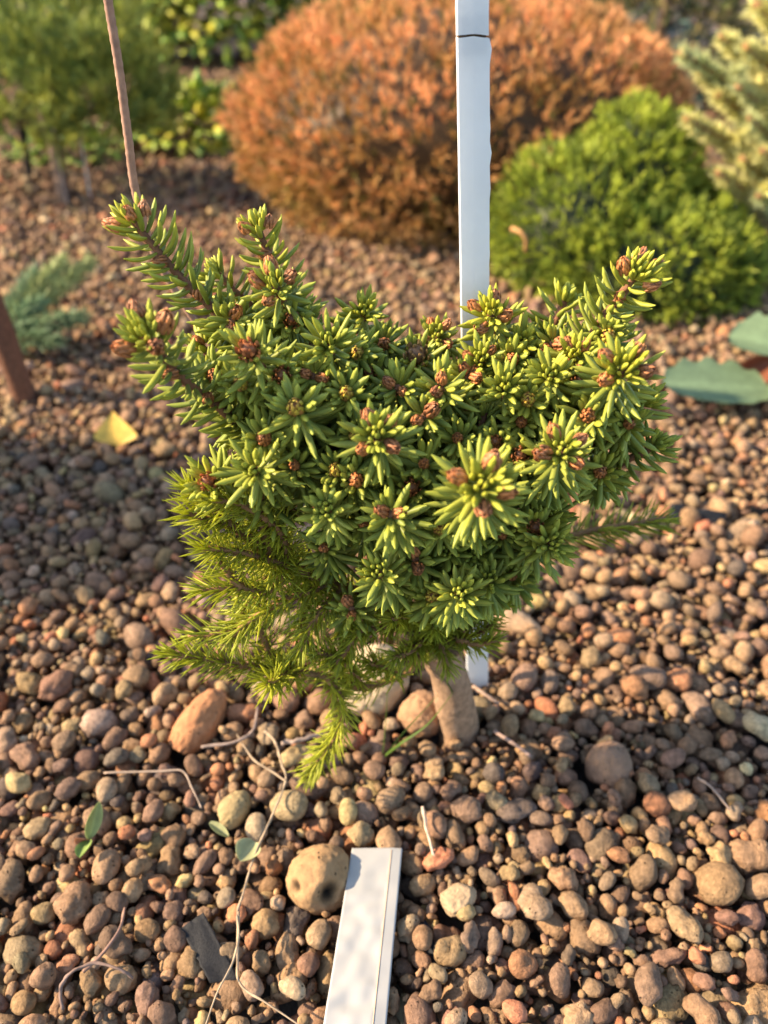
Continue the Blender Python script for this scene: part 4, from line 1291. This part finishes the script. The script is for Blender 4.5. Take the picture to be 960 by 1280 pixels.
stalk('dry_root', 'forked reddish rootlet lying beside the black membrane flap', 'root', [(104, 1215, .013), (130, 1190, .015), (150, 1160, .015), (156, 1135, .012)], .0009, .0006, (.24, .14, .10), 9)
stalk('dry_twig', 'slender brown twig among pebbles at the far right', 'twig', [(872, 972, .014), (890, 985, .016), (912, 1012, .012)], .0008, .0006, (.28, .20, .15), 10)

def blade(pts, w, col, name, parent):
    W = [P(*q) for q in pts]
    path = catmull(W, 16)
    V, F = tube(path, np.interp(np.linspace(0, 1, 16), (0, .3, 1), (w, w, w * .15)), 6, 0, flat=.3)
    link(name, make_mesh(name, V, F, M['thin_needle'], np.broadcast_to(np.array(col), (len(V), 3))), parent)
gr = empty('grass_tuft', G(482, 946), 'few thin green grass blades in front of the trunk', 'grass')
gY = G(482, 946)[1]
for pts, w in [([(474, 950, gY), (500, 930, gY - .004), (535, 905, gY - .002), (566, 866, gY + .002)], .0018), ([(478, 948, gY), (482, 905, gY), (484, 870, gY), (486, 846, gY)], .0009), ([(478, 948, gY), (505, 915, gY), (528, 890, gY), (548, 868, gY + .004)], .0008), ([(566, 866, gY + .002), (556, 850, gY + .002), (540, 838, gY + .003)], .0008)]:
    blade(pts, w, (.12, .20, .035), 'grass_blade', gr)

wd = empty('weed_seedling', G(104, 1062), 'tiny green weed seedling with narrow leaves among the pebbles', 'weed')
for a, b, hw, col in [((112, 1048, .014), (124, 1000, .034), .0036, (.30, .34, .13)), ((110, 1050, .013), (100, 1074, .016), .0034, (.24, .33, .09)), ((108, 1050, .013), (94, 1046, .018), .0022, (.45, .20, .10))]:
    p, q = G(*a), G(*b)
    me = leaf_mesh('leaf', lambda u: math.sin(math.pi * min(1, u * .96 + .04)) ** .7, q - p, (hw, .001, .0), (.001, .002), .0003, col, 'leaf')
    put_leaf('leaf', me, p, wd)
V, F = tube(catmull([G(104, 1062, -.004), G(108, 1054, .006), G(111, 1049, .014)], 8), .0007, 6)
link('stem', make_mesh('stem', V, F, M['stem'], np.broadcast_to(np.array((.35, .22, .10)), (len(V), 3))), wd)
for a, b, hw, lab in [((318, 1052, .014), (300, 1078, .016), .0060, 'small pale green dry leaf under the long stalk'), ((262, 1028, .016), (286, 1046, .012), .0022, 'narrow curled pale leaf below the yellowish blocky stone')]:
    p, q = G(*a), G(*b)
    me = leaf_mesh('fallen_leaf', lambda u: math.sin(math.pi * min(1, u * .96 + .04)) ** .6, q - p, unit(np.cross(q - p, (0, -.3, 1))) * hw, (.001, .003), .0003, (.40, .40, .20), 'leaf')
    tag(put_leaf('fallen_leaf', me, p), lab, 'leaf')

# ------------------------------------------------------------------ background planting
def leafy_mound(name, label, cat, c, rad, n, leaf, wid, cols, seed, group=None):
    rr = np.random.default_rng(seed)
    root = empty(name, (c[0], c[1], 0), label, cat, group)
    p, nrm, h = shell_points(c, rad, n, rr, .2, 3.0, -.3, .5, seed)
    acc = Acc()
    d = unit(nrm + rr.normal(size=p.shape) * .5)
    V, F, u, Q = leaves(p, d, np.broadcast_to((0, 0, -1.0), p.shape), leaf * rr.uniform(.7, 1.3, n), wid, .5, rings=5, sides=4, prof=(.2, .9, 1, .6, .05), flat=.12)
    cc = np.array(cols)[rr.integers(len(cols), size=n)] * rr.uniform(.8, 1.2, n)[:, None]
    acc.add(V, F, np.repeat(cc, 20, 0))
    link('foliage', acc.mesh('foliage', M['leaf']), root)
    for k in range(5):
        an = k * 1.26
        woody('stem', (c[0], c[1], -.03), (c[0] + math.cos(an) * rad[0] * .6, c[1] + math.sin(an) * rad[1] * .6, c[2] + rad[2] * .3), .006, .003, root, seed=k)
    return root
YG = [(.42, .46, .05), (.30, .40, .05), (.18, .30, .045), (.56, .52, .06)]
g1 = G(232, 196)
leafy_mound('ground_cover_plant', 'low bright green leafy ground cover left of the orange shrub', 'plant', (g1[0] - .01, g1[1] + .12, .03), (.14, .12, .075), 420, .035, .026, YG, 61)
leafy_mound('ground_cover_plant', 'small green leafy plant under the dwarf pine crown', 'plant', (G(60, 215)[0] , G(60, 215)[1] + .1, .01), (.10, .08, .045), 160, .03, .02, YG[1:3], 62)
leafy_mound('leafy_shrub', 'sunlit yellow-green shrub far behind the orange shrub', 'shrub', (-.55, 3.20, .12), (.52, .25, .28), 2000, .055, .036, YG, 63)
leafy_mound('leafy_shrub', 'green shrub far behind between pine and orange shrub', 'shrub', (-1.25, 3.3, .14), (.5, .3, .32), 1700, .055, .034, YG[1:], 64)
leafy_mound('leafy_shrub', 'olive leafy shrub directly behind the orange shrub top', 'shrub', (.22, 2.8, .12), (.4, .3, .28), 700, .05, .03, [(.16, .19, .04), (.24, .22, .05), (.1, .14, .03)], 65)

def conifer(name, label, x, y, h, rad, cols, seed, n=1500, L=.05, w=.006):
    rr = np.random.default_rng(seed)
    root = empty(name, (x, y, 0), label, 'conifer', 'conifers closing the background')
    woody('trunk', (x, y, -.05), (x, y, h * .95), .03 * h, .008, root, seed=seed)
    acc = Acc()
    t = rr.uniform(0, 1, n) ** .8
    an = rr.uniform(0, 6.283, n)
    tier = 1 - .25 * ((t * 7) % 1)
    rr_ = rad * (1.02 - t) * tier * rr.uniform(.55, 1.0, n) + .02
    p = np.stack((x + np.cos(an) * rr_, y + np.sin(an) * rr_, .03 + t * h), -1)
    ax = np.stack((np.cos(an), np.sin(an), np.full(n, .25)), -1) + rr.normal(size=(n, 3)) * .3
    c = np.array(cols)[rr.integers(len(cols), size=n)] * rr.uniform(.75, 1.25, n)[:, None]
    tufts(acc, p, ax, 7, L, w * 1.2, .45, c, rr)
    link('crown', acc.mesh('crown', M['foliage']), root)
DK = [(.035, .075, .03), (.05, .10, .035), (.03, .06, .035)]
BL = [(.05, .095, .085), (.07, .12, .11), (.04, .075, .07)]
TAN = [(.22, .19, .07), (.12, .14, .045), (.30, .24, .10)]
conifer('dark_conifer', 'dark blue-green conifer behind the right end of the orange shrub', .86, 2.3, .85, .42, BL, 71, 1800, .045, .005)
conifer('dark_conifer', 'tan-tipped conifer between the orange shrub and the dark conifer', .62, 2.05, .55, .30, TAN, 72, 1100, .04, .0045)
conifer('dark_conifer', 'dark green conifer far behind the pale blue spruce', 1.5, 2.6, 1.2, .55, DK, 73, 1500, .06, .007)
conifer('dark_conifer', 'blue-green conifer far behind the sunlit shrubs', -.45, 4.2, 1.3, .6, BL, 74, 1400, .07, .008)
conifer('dark_conifer', 'dark conifer standing behind the dwarf pine', -1.9, 3.9, 1.6, .75, DK, 75, 1500, .08, .009)
conifer('dark_conifer', 'dark green conifer behind the olive shrub', .45, 4.1, 1.3, .65, DK, 76, 1400, .07, .008)
conifer('dark_conifer', 'tall dark conifer behind the far green shrub', -1.15, 4.6, 1.6, .75, DK, 77, 1400, .08, .009)

conifer('dark_conifer', 'unseen dark green conifer added to shade the left gravel', -.72, .46, .36, .17, DK, 78, 1800, .035, .005)  # out of view, added so its shadow falls on the left-middle gravel
print('triangles', sum(len(m.loops) - 2 * len(m.polygons) for m in bpy.data.meshes))
